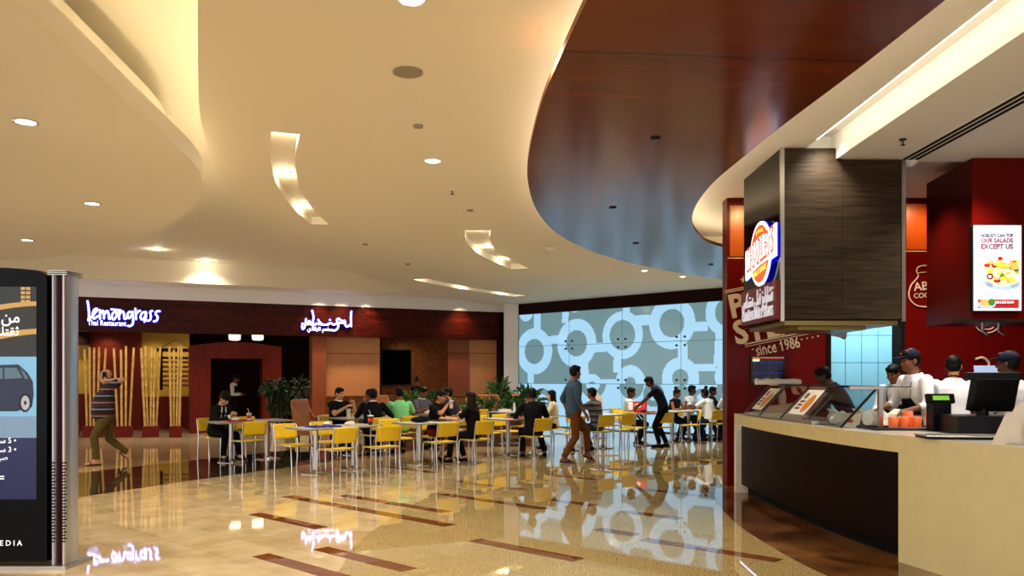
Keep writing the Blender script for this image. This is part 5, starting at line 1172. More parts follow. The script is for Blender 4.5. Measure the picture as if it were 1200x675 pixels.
VOX = .0085
PENDING = []
def capsule(b, p0, r0, p1, r1, n=12):
    b.cyl(p0, p1, r0, r1, n); b.ell(p0, r0*.999, n); b.ell(p1, r1*.999, n)
def ik(a, t, l1, l2, pole):
    d = t-a; L = min(d.length, (l1+l2)*.998); L = max(L, abs(l1-l2)+.01); u = d.normalized()
    x = (l1*l1-l2*l2+L*L)/(2*L); h = math.sqrt(max(0, l1*l1-x*x)); p = pole-u*pole.dot(u)
    p = p.normalized() if p.length > 1e-5 else u.orthogonal().normalized(); m = a+u*x+p*h; return m, a+u*L
def RX(a): return Matrix.Rotation(a, 3, 'X')
def RY(a): return Matrix.Rotation(a, 3, 'Y')
def RZ(a): return Matrix.Rotation(a, 3, 'Z')
def hand(b, w, f, n, side, curl):
    f = f.normalized(); n = (n-f*n.dot(f)); n = n.normalized() if n.length > 1e-4 else f.orthogonal().normalized(); t = n.cross(f)*(-side)
    R = Matrix((t, f, n)).transposed()
    b.ell(w+f*.05, (.040, .054, .017), 12, 0, R); capsule(b, w-f*.02, .026, w+f*.03, .024, 10)
    for i, L in enumerate((.074, .082, .077, .060)):
        o = w+f*(.096-abs(i-1.2)*.006)+t*(.031-.0205*i); d = f+t*(.10-.075*i); a = 0.; rr = (.0098, .0092, .0085)
        for q, (l, c) in enumerate(((.46, .55), (.31, 1.), (.23, 1.2))):
            a += curl*c; dd = (d.normalized()*math.cos(a)+n*math.sin(a)).normalized(); e = o+dd*L*l; capsule(b, o, rr[q], e, rr[q]*.93, 8); o = e
    o = w+f*.028+t*.032; d = (f*.62+t*.75+n*.25).normalized(); e = o+d*.042; capsule(b, o, .0125, e, .011, 8); capsule(b, e, .011, e+(f*.85+t*.25+n*(.2+curl*.5)).normalized()*.032, .0095, 8)
BODY_RINGS = [(-.11, .120, .095), (-.05, .158, .116), (.02, .160, .114), (.10, .146, .102), (.20, .144, .102), (.31, .160, .112), (.41, .165, .108), (.47, .145, .085), (.515, .085, .066), (.56, .058, .06), (.60, .055, .058)]
def person(label, loc, rz, h=1.72, sit=False, seat=.455, lean=4, side=0, twist=0, yaw=0, pitch=0, fat=0., sh=.185, L=None, Rr=None, lp=None, rp=None, lf=None, rf=None, lk=None, rk=None, footyaw=(6, -6), heel=(0, 0), skin='skin_tan', hair='short', hcol='hair_black',
           top='cloth_black', sleeve='short', bottom='cloth_black', leg='long', shoe='shoe_black', curl=(.35, .35), pn=(None, None), extra=None, z0=0., hem=-.09, female=False):
    k = h/1.75; R0 = RZ(math.radians(twist)) @ RY(math.radians(side)) @ RX(-math.radians(lean))
    pz = ((seat+.105)/k) if sit else (.93 if lf is None else .915)
    P = V((0, 0, pz))
    def spine(z, x=0., y=0.):
        f = max(0., min(1., (z+.05)/.25)); I = Matrix.Identity(3); q = I.to_quaternion().slerp(R0.to_quaternion(), f).to_matrix()
        base = P+(R0 @ V((0, 0, z)) if z > .2 else (I.to_quaternion().slerp(R0.to_quaternion(), f*.5).to_matrix() @ V((0, 0, z)))*1.0)
        if z > .2: base = P+(I.to_quaternion().slerp(R0.to_quaternion(), .5).to_matrix() @ V((0, 0, .2)))+R0 @ V((0, 0, z-.2))
        return base+q @ V((x, y, 0))
    def ringset(off, z0_, z1_, wk=1.):
        out = []; zs = sorted(set([r[0] for r in BODY_RINGS if z0_ < r[0] < z1_]+[z0_, z1_]))
        for z in zs:
            w, d = BODY_RINGS[0][1]+.02, BODY_RINGS[0][2]+.012
            for a, c in zip(BODY_RINGS, BODY_RINGS[1:]):
                if a[0] <= z <= c[0]: u = (z-a[0])/(c[0]-a[0]); w = a[1]+(c[1]-a[1])*u; d = a[2]+(c[2]-a[2])*u; break
            bel = max(0, 1-((z-.1)/.32)**2)*fat; w = w*(sh/.185 if z > .25 else 1)*(1+.28*bel)+off; d = d*(1+.55*bel)+off; yo = .05*bel
            if female and .25 < z < .40: yo += .015; d += .015
            out.append([spine(z, w*math.copysign(abs(math.cos(t))**.8, math.cos(t)), yo+d*math.copysign(abs(math.sin(t))**.8, math.sin(t))) for t in [2*math.pi*i/20 for i in range(20)]])
        return out
    S = [spine(.455, s*sh) for s in (-1, 1)]; N = spine(.54)
    H = RZ(math.radians(twist+yaw)) @ RY(math.radians(side*.4)) @ RX(-math.radians(lean*.35+pitch))
    hc = N+(R0 @ V((0, .012, .05)))+H @ V((0, .014, .085))
    # arms: index 0 = left (-x), 1 = right (+x)
    tg = []
    for i, t_ in enumerate((L, Rr)):
        s = -1 if i == 0 else 1
        if t_ is None: t_ = tuple((S[i]+R0 @ V((s*.06, .03, -.53)))) if not sit else (s*.14, .36, pz+.02)
        tg.append(V(t_))
    AR_ = []
    for i in (0, 1):
        s = -1 if i == 0 else 1; pole = (lp, rp)[i]; pole = V(pole) if pole else V((s*.5, -.5, -.5)); m, e = ik(S[i], tg[i], .285, .25, pole); AR_.append((S[i], m, e))
    # legs
    LG = []
    for i in (0, 1):
        s = -1 if i == 0 else 1; hp = P+V((s*.088, 0, -.03)); f_ = (lf, rf)[i]
        if f_ is None: f_ = (s*.11, .24, .085) if sit else (s*.10, 0, .085)
        f_ = V(f_); pole = (lk, rk)[i]; pole = V(pole) if pole else V((s*.12, 1, .35 if sit else 0)); m, e = ik(hp, f_, .43, .425, pole); LG.append((hp, m, e))
    b = MB(); b.loft(ringset(-.004, -.11, .60))
    for i in (0, 1):
        s = -1 if i == 0 else 1; a, m, e = AR_[i]
        b.ell(a, .058*(1+fat*.15), 12); capsule(b, a, .052*(1+fat*.3), m, .041*(1+fat*.2), 12); capsule(b, m, .041, e, .027, 12)
        f = (e-m).normalized(); pn_ = V(pn[i]) if pn[i] else V((-s*.6, 0, -.8)); hand(b, e, f, pn_, s, curl[i])
        hp, kn, an = LG[i]; capsule(b, hp, .088*(1+fat*.25), kn, .054, 14); capsule(b, kn, .054, an, .036, 12); c_ = kn+(an-kn)*.3; b.ell(c_+(an-kn).cross(V((1, 0, 0))).normalized()*.012, (.052, .052, .12), 12, 0, V((0, 0, 1)).rotation_difference((an-kn).normalized()).to_matrix())
        F_ = RZ(math.radians(footyaw[i])) @ RX(math.radians(-heel[i])); capsule(b, an+F_ @ V((0, -.035, -.045)), .034, an+F_ @ V((0, .12, -.058)), .026, 12); b.ell(an+F_ @ V((0, .155, -.062)), (.042, .05, .02), 12, 0, F_); capsule(b, an, .035, an+F_ @ V((0, .05, -.03)), .034, 10)
    # head
    e_ = lambda c, r: b.ell(hc+H @ V(c), r, 16, 0, H)
    capsule(b, N-(R0 @ V((0, 0, .04))), .058, hc+H @ V((0, -.02, -.05)), .054, 14)
    e_((0, -.012, .028), (.074, .092, .094)); e_((0, .018, -.03), (.064, .074, .085)); e_((0, .048, -.082), (.034, .036, .028)); e_((0, .06, -.02), (.05, .032, .05)); e_((0, .07, .032), (.05, .02, .014))
    capsule(b, hc+H @ V((0, .088, .005)), .008, hc+H @ V((0, .106, -.028)), .0135, 8)
    for s in (-1, 1): e_((s*.076, -.012, -.008), (.011, .022, .032)); e_((s*.036, .066, -.03), (.022, .018, .02))
    e_((0, .088, -.058), (.02, .010, .0065)); e_((0, .086, -.07), (.018, .010, .0065))
    paint = [(hc+H @ V((s*.031, .088, .008)), (.014, .02, .0075), 1) for s in (-1, 1)]+[(hc+H @ V((s*.031, .088, .03)), (.021, .022, .006), 1) for s in (-1, 1)]+[(hc+H @ V((0, .094, -.064)), (.022, .02, .0115), 2)]
    root = bpy.data.objects.new('person', bpy.data.meshes.new('body')); COL.objects.link(root); tag(root, label, 'person')
    root.location = (loc[0], loc[1], z0); root.rotation_euler.z = rz
    def part(b_, name, m, vox=VOX, it=4, pnt=None, obj=None):
        for i_ in range(len(b_.v)): b_.v[i_] = b_.v[i_]*k
        o = obj or bpy.data.objects.new(name, bpy.data.meshes.new(name))
        me = b_.mesh(name); old = o.data; o.data = me; bpy.data.meshes.remove(old)
        if obj is None: COL.objects.link(o); o.parent = root
        r = o.modifiers.new('remesh', 'REMESH'); r.mode = 'VOXEL'; r.voxel_size = vox; r.use_smooth_shade = True
        sm_ = o.modifiers.new('smooth', 'SMOOTH'); sm_.factor = .5; sm_.iterations = it
        PENDING.append((o, [m] if isinstance(m, str) else m, [(V(c)*k, [q*k for q in r_], mi, H) for c, r_, mi in (pnt or [])])); return o
    part(b, 'body', [skin, 'eye', 'lip'], VOX, 2, paint, root)
    # trousers
    if bottom:
        b = MB(); b.loft(ringset(.012, -.11, .05))
        for i in (0, 1):
            hp, kn, an = LG[i]; b.ell(hp, .098*(1+fat*.25), 14); b.cyl(hp, kn, .099*(1+fat*.25), .070, 16)
            if leg == 'short': kn2 = hp+(kn-hp)*1.0
            else: b.ell(kn, .070, 14); an2 = kn+(an-kn)*(.96); b.cyl(kn, an2, .071, .054, 16)
        part(b, 'shorts' if leg == 'short' else 'trousers', bottom, .011, 4)
    if top:
        b = MB(); b.loft(ringset(.016, hem, .535))
        for i in (0, 1):
            a, m, e = AR_[i]; b.ell(a, .068*(1+fat*.2), 14)
            if sleeve == 'none': continue
            if sleeve == 'short': b.cyl(a, a+(m-a)*.78, .067*(1+fat*.25), .058*(1+fat*.2), 16)
            else: b.cyl(a, m, .066*(1+fat*.25), .053, 16); b.ell(m, .053, 14); b.cyl(m, m+(e-m)*(.97 if sleeve == 'long' else .35), .053, .040 if sleeve == 'long' else .05, 16)
        part(b, 'shirt', top, .011, 4)
    if shoe:
        for i in (0, 1):
            an = LG[i][2]; F_ = RZ(math.radians(footyaw[i])) @ RX(math.radians(-heel[i])); b = MB()
            if shoe == 'sandal':
                b.ell(an+F_ @ V((0, .05, -.079)), (.05, .145, .012), 16, 0, F_); part(b, 'sandal_sole', 'shoe_brown', .008, 1)
                b = MB(); b.T = None; b.tube([an+F_ @ V(q) for q in ((-.046, .10, -.072), (-.03, .10, -.035), (.0, .11, -.028), (.03, .10, -.035), (.046, .10, -.072))], .012, 6); part(b, 'sandal_strap', 'shoe_black', .008, 1)
            else:
                capsule(b, an+F_ @ V((0, -.035, -.045)), .042, an+F_ @ V((0, .10, -.055)), .034, 12); b.ell(an+F_ @ V((0, .135, -.058)), (.047, .07, .03), 14, 0, F_); b.ell(an+F_ @ V((0, .05, -.078)), (.046, .15, .012), 14, 0, F_); part(b, 'shoe', shoe, .009, 2)
    if hair:
        b = MB(); g = lambda c, r: b.ell(hc+H @ V(c), r, 18, 0, H)
        if hair == 'stubble': g((0, -.02, .038), (.0775, .094, .092))
        else:
            g((0, -.020, .048), (.085, .101, .09)); g((0, -.042, .008), (.0835, .070, .088)); g((0, .035, .082), (.070, .062, .042))
        if hair == 'long':
            g((0, -.07, -.06), (.085, .05, .13)); g((0, -.085, -.17), (.085, .04, .13)); g((-.068, -.01, -.05), (.022, .05, .11)); g((.068, -.01, -.05), (.022, .05, .11))
        if hair == 'bun': g((0, -.06, .16), (.045, .05, .045)); g((0, -.05, -.02), (.078, .055, .07))
        if hair == 'mop': g((0, .055, .058), (.078, .052, .046)); g((0, -.03, .07), (.095, .1, .085)); g((0, -.05, 0), (.09, .07, .09))
        part(b, 'hair', hcol, .008, 2)
    ctx = dict(k=k, fat=fat, part=part, H=H, hc=hc, spine=spine, ringset=ringset, AR=AR_, LG=LG, S=S, P=P, R0=R0, root=root)
    for fn in (extra or []): fn(ctx)
    return root
# garments and held things that belong to a figure
def cap_hat(c):
    b = MB(); H, hc = c['H'], c['hc']; b.ell(hc+H @ V((0, -.012, .062)), (.09, .106, .07), 18, 0, H); b.ell(hc+H @ V((0, -.01, .05)), (.092, .108, .035), 18, 0, H); c['part'](b, 'cap', 'cloth_navy', .008, 2)
    b = MB(); b.ell(hc+H @ V((0, .115, .052)), (.072, .075, .009), 18, 0, H @ RX(-.15)); c['part'](b, 'cap_brim', 'cloth_navy', .007, 1)
def cap_badge(c):
    b = MB(); b.ell(c['hc']+c['H'] @ V((0, .09, .085)), (.022, .014, .013), 12, 0, c['H']); c['part'](b, 'cap_badge', 'cup_red', .005, 1)
def apron(c, lo=-.42, hi=.30, m='cloth_black'):
    sp = c['spine']; rows = []
    for z in [lo+(hi-lo)*i/8 for i in range(9)]:
        hw = .185 if z < .08 else .185-.09*(z-.08)/(hi-.08); row = []
        for j in range(9):
            u = -1+2*j/8; x = hw*u; y = (.150+.075*c['fat']*max(0, 1-((max(z, -.1)-.1)/.32)**2)+.01*c['fat'])*math.sqrt(max(.05, 1-(u*.82)**2))
            row.append(sp(max(z, -.1), x, y)+(V((0, 0, z+.1)) if z < -.1 else V((0, 0, 0))))
        rows.append(row)
    n = 9; b = MB(); vs = [p for r in rows for p in r]; m_ = len(vs); vs2 = vs+[p+V((0, .012, 0)) for p in vs]; fs = []
    for a in range(8):
        for j in range(8): q = a*n+j; fs.append((q, q+n, q+n+1, q+1)); fs.append((m_+q, m_+q+1, m_+q+n+1, m_+q+n))
    rim = [j for j in range(n)]+[a*n+8 for a in range(1, 9)]+[8*n+j for j in range(7, -1, -1)]+[a*n for a in range(7, 0, -1)]
    for i in range(len(rim)): p, q = rim[i], rim[(i+1) % len(rim)]; fs.append((p, q, m_+q, m_+p))
    b.add(vs2, fs, 0, True); c['part'](b, 'apron', m, .008, 2)
    b = MB(); b.tube(smooth_path([sp(hi, -.07, .13), sp(.46, -.075, .09), sp(.545, -.06, -.03), sp(.56, 0, -.075), sp(.545, .06, -.03), sp(.46, .075, .09), sp(hi, .07, .13)], 4), .011, 6); c['part'](b, 'apron_strap', m, .007, 1)
    b = MB(); q = [sp(.06, .178*math.cos(t), -.02+.135*math.sin(t)) for t in [math.pi+math.pi*i/10 for i in range(11)]]; b.tube(q, .014, 6); c['part'](b, 'apron_tie', m, .008, 1)
def glasses(c):
    b = MB(); H, hc = c['H'], c['hc']
    for s in (-1, 1): b.tube([hc+H @ V((s*.032+.024*math.cos(t), .098, .008+.019*math.sin(t))) for t in [2*math.pi*i/12 for i in range(12)]], .004, 5, closed=True); b.tube([hc+H @ V((s*.056, .096, .012)), hc+H @ V((s*.08, .0, .01))], .004, 5)
    b.tube([hc+H @ V((-.01, .1, .012)), hc+H @ V((.01, .1, .012))], .004, 5)
    for i_ in range(len(b.v)): b.v[i_] = b.v[i_]*c['k']
    b.build('glasses', 'black_plastic', c['root'])
def tie(c):
    sp = c['spine']; b = MB(); b.loft([[sp(z, x, .122+(.012 if z < .4 else -.03)+y) for x, y in ((-w, 0), (w, 0), (w, .02), (-w, .02))] for z, w in ((.47, .02), (.42, .03), (.2, .045))]); c['part'](b, 'tie', 'cloth_purple', .008, 1)
    for s in (-1, 1):
        b = MB(); b.loft([[sp(z, s*x+dx, yy+y) for dx, y in ((-.018, 0), (.018, 0), (.018, .02), (-.018, .02))] for z, x, yy in ((.52, .04, .06), (.44, .05, .095), (.25, .04, .118))]); c['part'](b, 'shirt_front', 'cloth_white', .008, 1)
def cuffs(c):
    for a, m, e in c['AR']: b = MB(); b.cyl(m+(e-m)*.86, m+(e-m)*1.04, .043, .04, 14); c['part'](b, 'cuff', 'cloth_white', .007, 1)
def badge(c):
    b = MB(); p = c['spine'](.40, .07, -.125); b.ell(p, (.05, .012, .03), 12); c['part'](b, 'back_badge', 'cup_red', .006, 1)
def collar(m):
    def f(c): b = MB(); b.tube([c['spine'](.535, .068*math.cos(t), .075*math.sin(t)) for t in [2*math.pi*i/14 for i in range(14)]], .018, 6, closed=True); c['part'](b, 'collar', m, .008, 1)
    return f
def vest(c):
    b = MB(); b.loft(c['ringset'](.03, -.08, .46)); c['part'](b, 'waistcoat', 'cloth_black', .011, 3)
def at(key, fw_=.0): x, y, rz, _ = CHAIRS[key]; return (x-math.sin(rz)*fw_, y+math.cos(rz)*fw_), rz
def sitp(key, label, dz=0., fwd=.03, **kw): l, rz = at(key, fwd); return person(label, l, rz+dz, sit=True, **kw)

# walkers
g = ground(125, 544)
person('bald heavy man in a striped polo walking past the bamboo while phoning', (g.x, g.y), math.radians(122), h=1.76, fat=1.25, lean=0, yaw=4, lf=(-.10, .17, .09), rf=(.1, -.36, .17), heel=(0, -42), L=(-.135, .0, 1.52), lp=(-.35, -1, .25), Rr=(.26, .04, .95), pn=((.9, .1, 0), None), curl=(1.0, .3),
       skin='skin_pale', hair='stubble', hcol='skin_pale', top='cloth_striped', bottom='cloth_khaki', shoe='sandal', hem=-.12)
g = ground(672, 542)
person('man in a blue-grey shirt and brown trousers walking past the tables', (g.x, g.y), math.radians(-72), h=1.84, lean=2, yaw=12, lf=(-.08, .30, .15), rf=(.09, -.23, .095), heel=(24, 0), Rr=(.24, .12, .88), L=(-.22, -.02, .9), rp=(.3, -1, 0), skin='skin_brown', top='cloth_blue', sleeve='elbow', bottom='cloth_brown', shoe='sandal', hem=-.13)
x, y = T['6a']; g = ground(777, 524)
person('man in black standing bent over a table, clearing a tray', (g.x, g.y), math.radians(78), h=1.72, lean=30, pitch=22, lf=(-.1, .08, .085), rf=(.1, -.08, .085), L=(-.18, .62, .88), Rr=(.16, .66, .88), skin='skin_dark', top='cloth_navy', bottom='cloth_black', curl=(.5, .5), hem=-.12)
# seated guests
sitp('suit', 'man in a dark suit looking down at the phone in his hands', .22, h=1.72, lean=22, pitch=26, L=(-.07, .44, .85), Rr=(.05, .46, .85), lf=(-.1, .55, .085), rf=(.12, .35, .085), skin='skin_pale', hair='mop', top='cloth_suit', sleeve='long', bottom='cloth_black', curl=(.8, .8), pn=((.8, 0, .4), (-.8, 0, .4)), extra=[tie, cuffs])
sitp('polo', 'heavy man in a black polo shirt eating with raised hands', -.25, h=1.78, fat=.7, lean=8, L=(-.10, .40, 1.02), Rr=(.16, .44, .95), lp=(-.6, -.2, -.8), rp=(.6, -.2, -.8), curl=(.7, .7), skin='skin_pale', top='cloth_black', bottom='cloth_dark', extra=[collar('cloth_white')])
sitp('grey', 'man facing us in pale clothes, half hidden behind the wide black jacket', 0, h=1.7, lean=10, pitch=10, L=(-.1, .40, .875), Rr=(.1, .42, .875), skin='skin_brown', top='cloth_grey', sleeve='long', bottom='cloth_dark')
sitp('dark', 'man in a wide black jacket sitting with his back to us', -.75, h=1.78, fat=.4, lean=16, yaw=-6, L=(-.22, .44, .875), Rr=(.26, .40, .88), skin='skin_brown', top='cloth_black', sleeve='long', bottom='cloth_black', extra=[collar('cloth_white')])
sitp('green', 'man in a pale green shirt sitting with his back to us', -.5, h=1.8, fat=.2, lean=10, pitch=8, L=(-.2, .40, .88), Rr=(.2, .40, .88), skin='skin_brown', top='cloth_green', bottom='cloth_jeans')
sitp('gshirt', 'bearded man in an open grey shirt facing us before the ferns', .05, h=1.78, lean=8, pitch=14, L=(-.16, .42, .875), Rr=(.16, .44, .875), skin='skin_brown', top='cloth_grey', bottom='cloth_dark', extra=[collar('cloth_white')])
sitp('navy', 'man in a dark navy polo turned sideways beside the drinking man', .35, h=1.76, lean=10, yaw=12, L=(-.16, .44, .875), Rr=(.14, .42, .875), skin='skin_brown', top='cloth_purple', bottom='cloth_dark')
sitp('drink', 'man in a black polo drinking through a straw and facing us', .15, h=1.74, lean=14, pitch=8, L=(-.22, .42, .865), Rr=(.03, .33, 1.05), rp=(.8, .1, -.6), curl=(.3, .9), pn=((0, 0, -1), (-.9, .1, 0)), skin='skin_tan', top='cloth_black', bottom='cloth_red', leg='short', extra=[collar('cloth_red')])
sitp('c11', 'long-haired woman in a black polo seated side-on with a red back badge', .3, h=1.66, lean=6, L=(-.16, .46, .875), Rr=(.12, .44, .85), hair='long', hcol='hair_brown', skin='skin_pale', top='cloth_black', bottom='cloth_black', sh=.165, female=True, lf=(-.1, .5, .085), rf=(.12, .28, .1), extra=[badge, collar('cloth_red')])
sitp('c13', 'man in a black jumper sitting with his back to us', -.55, h=1.8, lean=12, L=(-.2, .42, .875), Rr=(.2, .42, .875), fat=.2, skin='skin_brown', top='cloth_black', sleeve='long', bottom='cloth_black', lf=(-.14, .32, .085), rf=(.3, .34, .085))
sitp('c14', 'long-haired woman in a pale blouse seated behind the walking man', -2.4, h=1.62, lean=4, L=(-.14, .40, .88), Rr=(.14, .40, .88), hair='long', skin='skin_pale', top='cloth_cream', sleeve='long', bottom='cloth_dark', sh=.165, female=True)
sitp('c15', 'man in a grey striped shirt resting his elbows on the table', .25, h=1.78, lean=12, L=(-.1, .48, 1.0), Rr=(.1, .46, 1.0), lp=(-.7, -.1, -.8), rp=(.7, -.1, -.8), curl=(.9, .9), skin='skin_brown', top='cloth_grey_striped', bottom='cloth_jeans', lf=(-.2, .5, .085), rf=(.1, .2, .1))
sitp('c17', 'man facing us, mostly hidden behind the red food bag', .3, h=1.72, lean=6, pitch=4, skin='skin_dark', top='cloth_white', bottom='cloth_dark')
sitp('bare', 'bare-shouldered woman with glasses leaning her chin on a hand', .25, h=1.62, lean=14, L=(-.06, .40, 1.0), Rr=(.18, .45, .865), lp=(-.5, 0, -.8), curl=(1., .3), hair='bun', skin='skin_brown', top='cloth_black', sleeve='none', bottom='cloth_jeans', sh=.16, female=True, hem=-.09, extra=[glasses])
sitp('tee', 'man in a white T-shirt turned towards the woman with the bun', .0, h=1.8, lean=8, yaw=50, L=(-.16, .42, .865), Rr=(.16, .42, .865), skin='skin_dark', top='cloth_white', bottom='cloth_dark')
sitp('bun', 'woman with a high hair bun in a white top, back to us', .15, h=1.68, lean=18, L=(-.3, .55, .865), Rr=(.1, .45, .865), hair='bun', skin='skin_dark', top='cloth_white', bottom='cloth_jeans', sh=.17, female=True, fat=.2)
sitp('white', 'person in a white shirt cut off by the edge of the red wall', 0, h=1.76, lean=6, skin='skin_dark', top='cloth_white', bottom='cloth_dark')
sitp('far', 'dark-haired person by the glass wall behind the woman with the bun', .2, h=1.7, lean=6, skin='skin_dark', top='cloth_dark', bottom='cloth_dark')
# standing far behind
p = fw(ft(490, -.45), -.35, 0)
person('woman in a black top standing by the recess with the television', (p.x, p.y), FRZ+2.6, h=1.58, lean=2, pitch=8, L=(-.1, .22, 1.1), Rr=(.1, .22, 1.1), skin='skin_brown', hair='bun', top='cloth_black', bottom='cloth_black', sh=.165, female=True)
p = fw(ft(272, 1.6), 1.6, 0)
person('waiter in a white shirt and black waistcoat inside the dark entrance', (p.x, p.y), FRZ-1.9, h=1.7, lean=8, pitch=12, L=(-.12, .28, 1.1), Rr=(.12, .28, 1.1), skin='skin_brown', top='cloth_white', sleeve='long', bottom='cloth_black', extra=[vest])
# kiosk staff
ZK = .12
person('kiosk worker in navy bending forward in front of the blue tiles', (4.46, 10.55), math.radians(70), h=1.7, lean=32, pitch=14, z0=ZK, L=(-.12, .5, .95), Rr=(.12, .5, .95), skin='skin_dark', top='cloth_navy', sleeve='long', bottom='cloth_black')
person('cook in a white coat and black apron looking down beside the blue tiles', (5.0, 10.3), math.radians(128), h=1.66, lean=12, pitch=16, z0=ZK, L=(-.16, .34, .98), Rr=(.14, .38, .98), skin='skin_brown', top='cloth_white', sleeve='elbow', bottom='cloth_black', extra=[apron])
person('tall cook in a dark cap and white coat seen in profile', (4.5, 8.75), math.radians(98), h=1.8, lean=12, pitch=2, z0=ZK, fat=.25, L=(-.22, .36, 1.06), Rr=(.2, .36, 1.07), skin='skin_brown', top='cloth_white', sleeve='elbow', bottom='cloth_black', extra=[cap_hat, cap_badge, apron], hem=-.2 if False else -.1)
person('cook in a white coat with his back to us beside the green display', (5.02, 9.05), math.radians(-28), h=1.73, lean=6, pitch=6, yaw=-10, z0=ZK, fat=.25, L=(-.2, .36, 1.0), Rr=(.22, .42, 1.02), skin='skin_tan', top='cloth_white', sleeve='elbow', bottom='cloth_black', extra=[apron])
person('kiosk worker in a dark cap and white coat behind the cash terminal', (5.06, 8.05), math.radians(40), h=1.74, lean=2, z0=ZK, fat=.2, L=(-.06, .26, 1.12), Rr=(.05, .28, 1.08), lp=(-.7, -.2, -.4), rp=(.7, -.2, -.4), skin='skin_dark', top='cloth_white', sleeve='elbow', bottom='cloth_black', extra=[cap_hat, apron])
# bake the figures: one continuous surface per body and garment
bpy.context.view_layer.update(); DG = bpy.context.evaluated_depsgraph_get()
for o, ms, paint in PENDING:
    me = bpy.data.meshes.new_from_object(o.evaluated_get(DG)); o['_m'] = 1; o.modifiers.clear(); old = o.data; o.data = me; del o['_m']
    me.materials.clear()
    for m in ms: me.materials.append(M(m))
    for p in me.polygons: p.use_smooth = True
    if paint:
        cs = [(c, [1/q for q in r], mi, H.transposed()) for c, r, mi, H in paint]
        for p in me.polygons:
            q = p.center
            for c, r, mi, Ht in cs:
                d = q-c
                if d.length_squared < .0012:
                    d = Ht @ d
                    if (d.x*r[0])**2+(d.y*r[1])**2+(d.z*r[2])**2 < 1: p.material_index = mi
    me.update()
# phones and the drinking cup are held, so they stand on their own
def held(name, lab, cat, root, local, size, m, rz=0., rx=0.):
    bpy.context.view_layer.update()
    p = root.matrix_world @ V(local); b = MB(); b.T = Matrix.Rotation(rx, 4, 'X'); b.box((-size[0]/2, -size[1]/2, -size[2]/2), (size[0]/2, size[1]/2, size[2]/2)); o = b.build(name, m, None, min(size)*.25, p, root.rotation_euler.z+rz); tag(o, lab, cat)
for o in [o for o in bpy.data.objects if o.get('category') == 'person']:
    if 'dark suit looking' in o['label']: held('mobile_phone', 'dark mobile phone in the hands of the man in the dark suit', 'phone', o, (-.01, .53, .865), (.14, .075, .01), 'black_plastic')
    if 'while phoning' in o['label']: held('mobile_phone', 'mobile phone held to the ear of the man by the bamboo', 'phone', o, (-.105, .045, 1.615), (.012, .07, .13), 'black_plastic')
    if 'through a straw' in o['label']:
        bpy.context.view_layer.update(); p = o.matrix_world @ V((-.005, .40, 1.06)); t = thing('drink_cup', 'pale cup held by the drinking man in black', 'cup', p, 0, 'drink cups on the tables')
        b = MB(); b.lathe([(.032, -.07), (.042, .07), (.045, .07), (.045, .08), (.001, .085)], 16); b.build('cup', 'foam_cup', t); b = MB(); q = o.matrix_world.to_3x3() @ V((0, -.10, .16)); b.tube([(0, 0, .08), (q.x*.6, q.y*.6, .14), tuple(q)], .005, 6); b.build('straw', 'foam_cup', t)
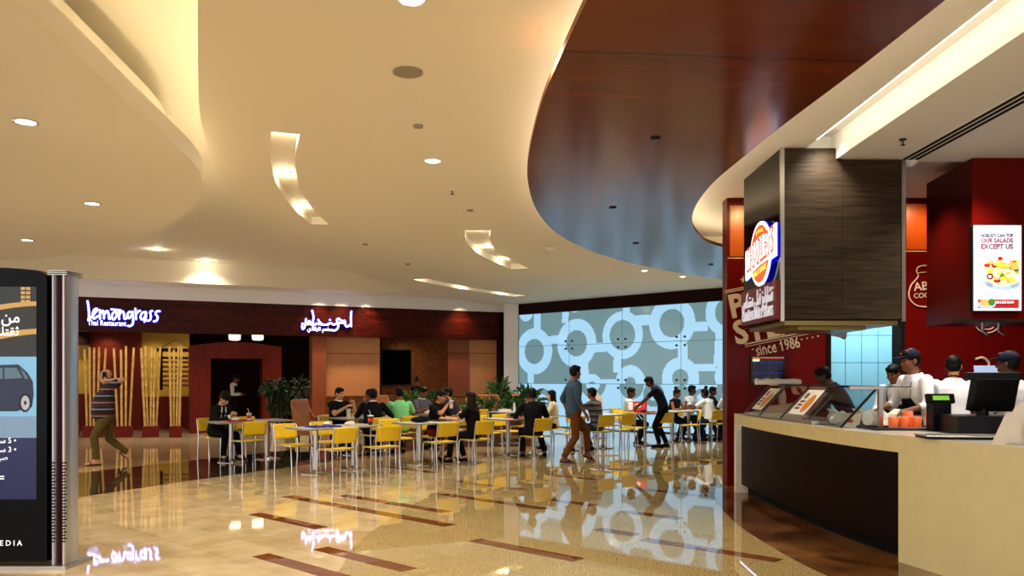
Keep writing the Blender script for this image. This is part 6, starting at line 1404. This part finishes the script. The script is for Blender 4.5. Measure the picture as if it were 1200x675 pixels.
# ================================================================ light
w = bpy.data.worlds.new('world'); SC.world = w; w.use_nodes = True
bg = w.node_tree.nodes['Background']; bg.inputs['Color'].default_value = lin((252, 250, 250)); bg.inputs['Strength'].default_value = 1.6
def spot(loc, power, col=(1, .97, .88), size=130, blend=.9, target=None, r=.08):
    l = bpy.data.lights.new('spot', 'SPOT'); l.energy = power; l.color = col; l.spot_size = math.radians(size); l.spot_blend = blend; l.shadow_soft_size = r
    o = bpy.data.objects.new('spot', l); COL.objects.link(o); o.location = loc
    if target is not None: o.rotation_euler = (V(target)-V(loc)).to_track_quat('-Z', 'Y').to_euler()
    return o
def area(loc, power, sx, sy, col=(1, .95, .86), target=None):
    l = bpy.data.lights.new('area', 'AREA'); l.energy = power; l.color = col; l.shape = 'RECTANGLE'; l.size = sx; l.size_y = sy
    o = bpy.data.objects.new('area', l); COL.objects.link(o); o.location = loc
    if target is not None: o.rotation_euler = (V(target)-V(loc)).to_track_quat('-Z', 'Y').to_euler()
    return o
for x, y, z, k in SPOTS:
    spot((x, y, z), {'main': 360, 'slot': 220, 'disc': 260}[k])
    if k == 'slot':
        l = bpy.data.lights.new('glow', 'POINT'); l.energy = 7; l.color = (1, .88, .68); l.shadow_soft_size = .04
        o = bpy.data.objects.new('glow', l); COL.objects.link(o); o.location = (x, y, z-.05)
# kitchen strip lights and the kiosk's own lamps
area((6.0, 12.6, 3.15), 95, 2.4, .3, (.9, .97, 1))
for x, y in ((4.7, 7.2), (5.0, 8.4), (6.4, 7.6)): spot((x, y, 4.0), 270, (1, .93, .82), 110)
for x, y in ((4.7, 9.6), (5.2, 10.6), (6.6, 10.6)): spot((x, y, 3.9), 160, (1, .93, .82), 120)
spot((3.45, 10.75, 4.1), 50, (1, .8, .35), 100, 1., (3.4, 11.5, 3.3))
spot((5.9, 10.9, 4.1), 50, (1, .6, .3), 100, 1., (5.8, 11.5, 3.4))
spot((3.5, 8.72, 4.22), 110, (1, .96, .82), 100, 1., (3.48, 9.0, 3.3))
# restaurant: alcove washers, panel washers
for q in (88, 126, 180, 212):
    t_ = ft(q, 2.); spot(fw(t_, 1.75, 2.9), 40, (1, .82, .42), 100, 1., fw(t_, 2.5, 1.6))
for q in (374, 400, 428, 538, 568): t_ = ft(q, 0.); spot(fw(t_, -.45, 4.05), 170, (1, .74, .46), 90, 1., fw(t_, .3, 1.4))
spot(fw(ft(485, 1), 1., 2.9), 30, (1, .8, .5), 110, 1., fw(ft(485, 1), 2., 1.4))
# unseen spots added around the viewer, to bounce light onto the ceilings
for x, y, z in ((.4, 1.6, 3.97), (-3.6, 1.2, 3.63), (2.3, -.8, 4.1), (4.6, 2.2, 4.0), (.2, 5.6, 3.97)): spot((x, y, z), 330)
for q in (110, 190, 275, 350): t_ = ft(q, -1.2); spot(fw(t_, -1.3, 4.05), 190, size=86)  # unseen spots added to lighten the floor before the restaurant front
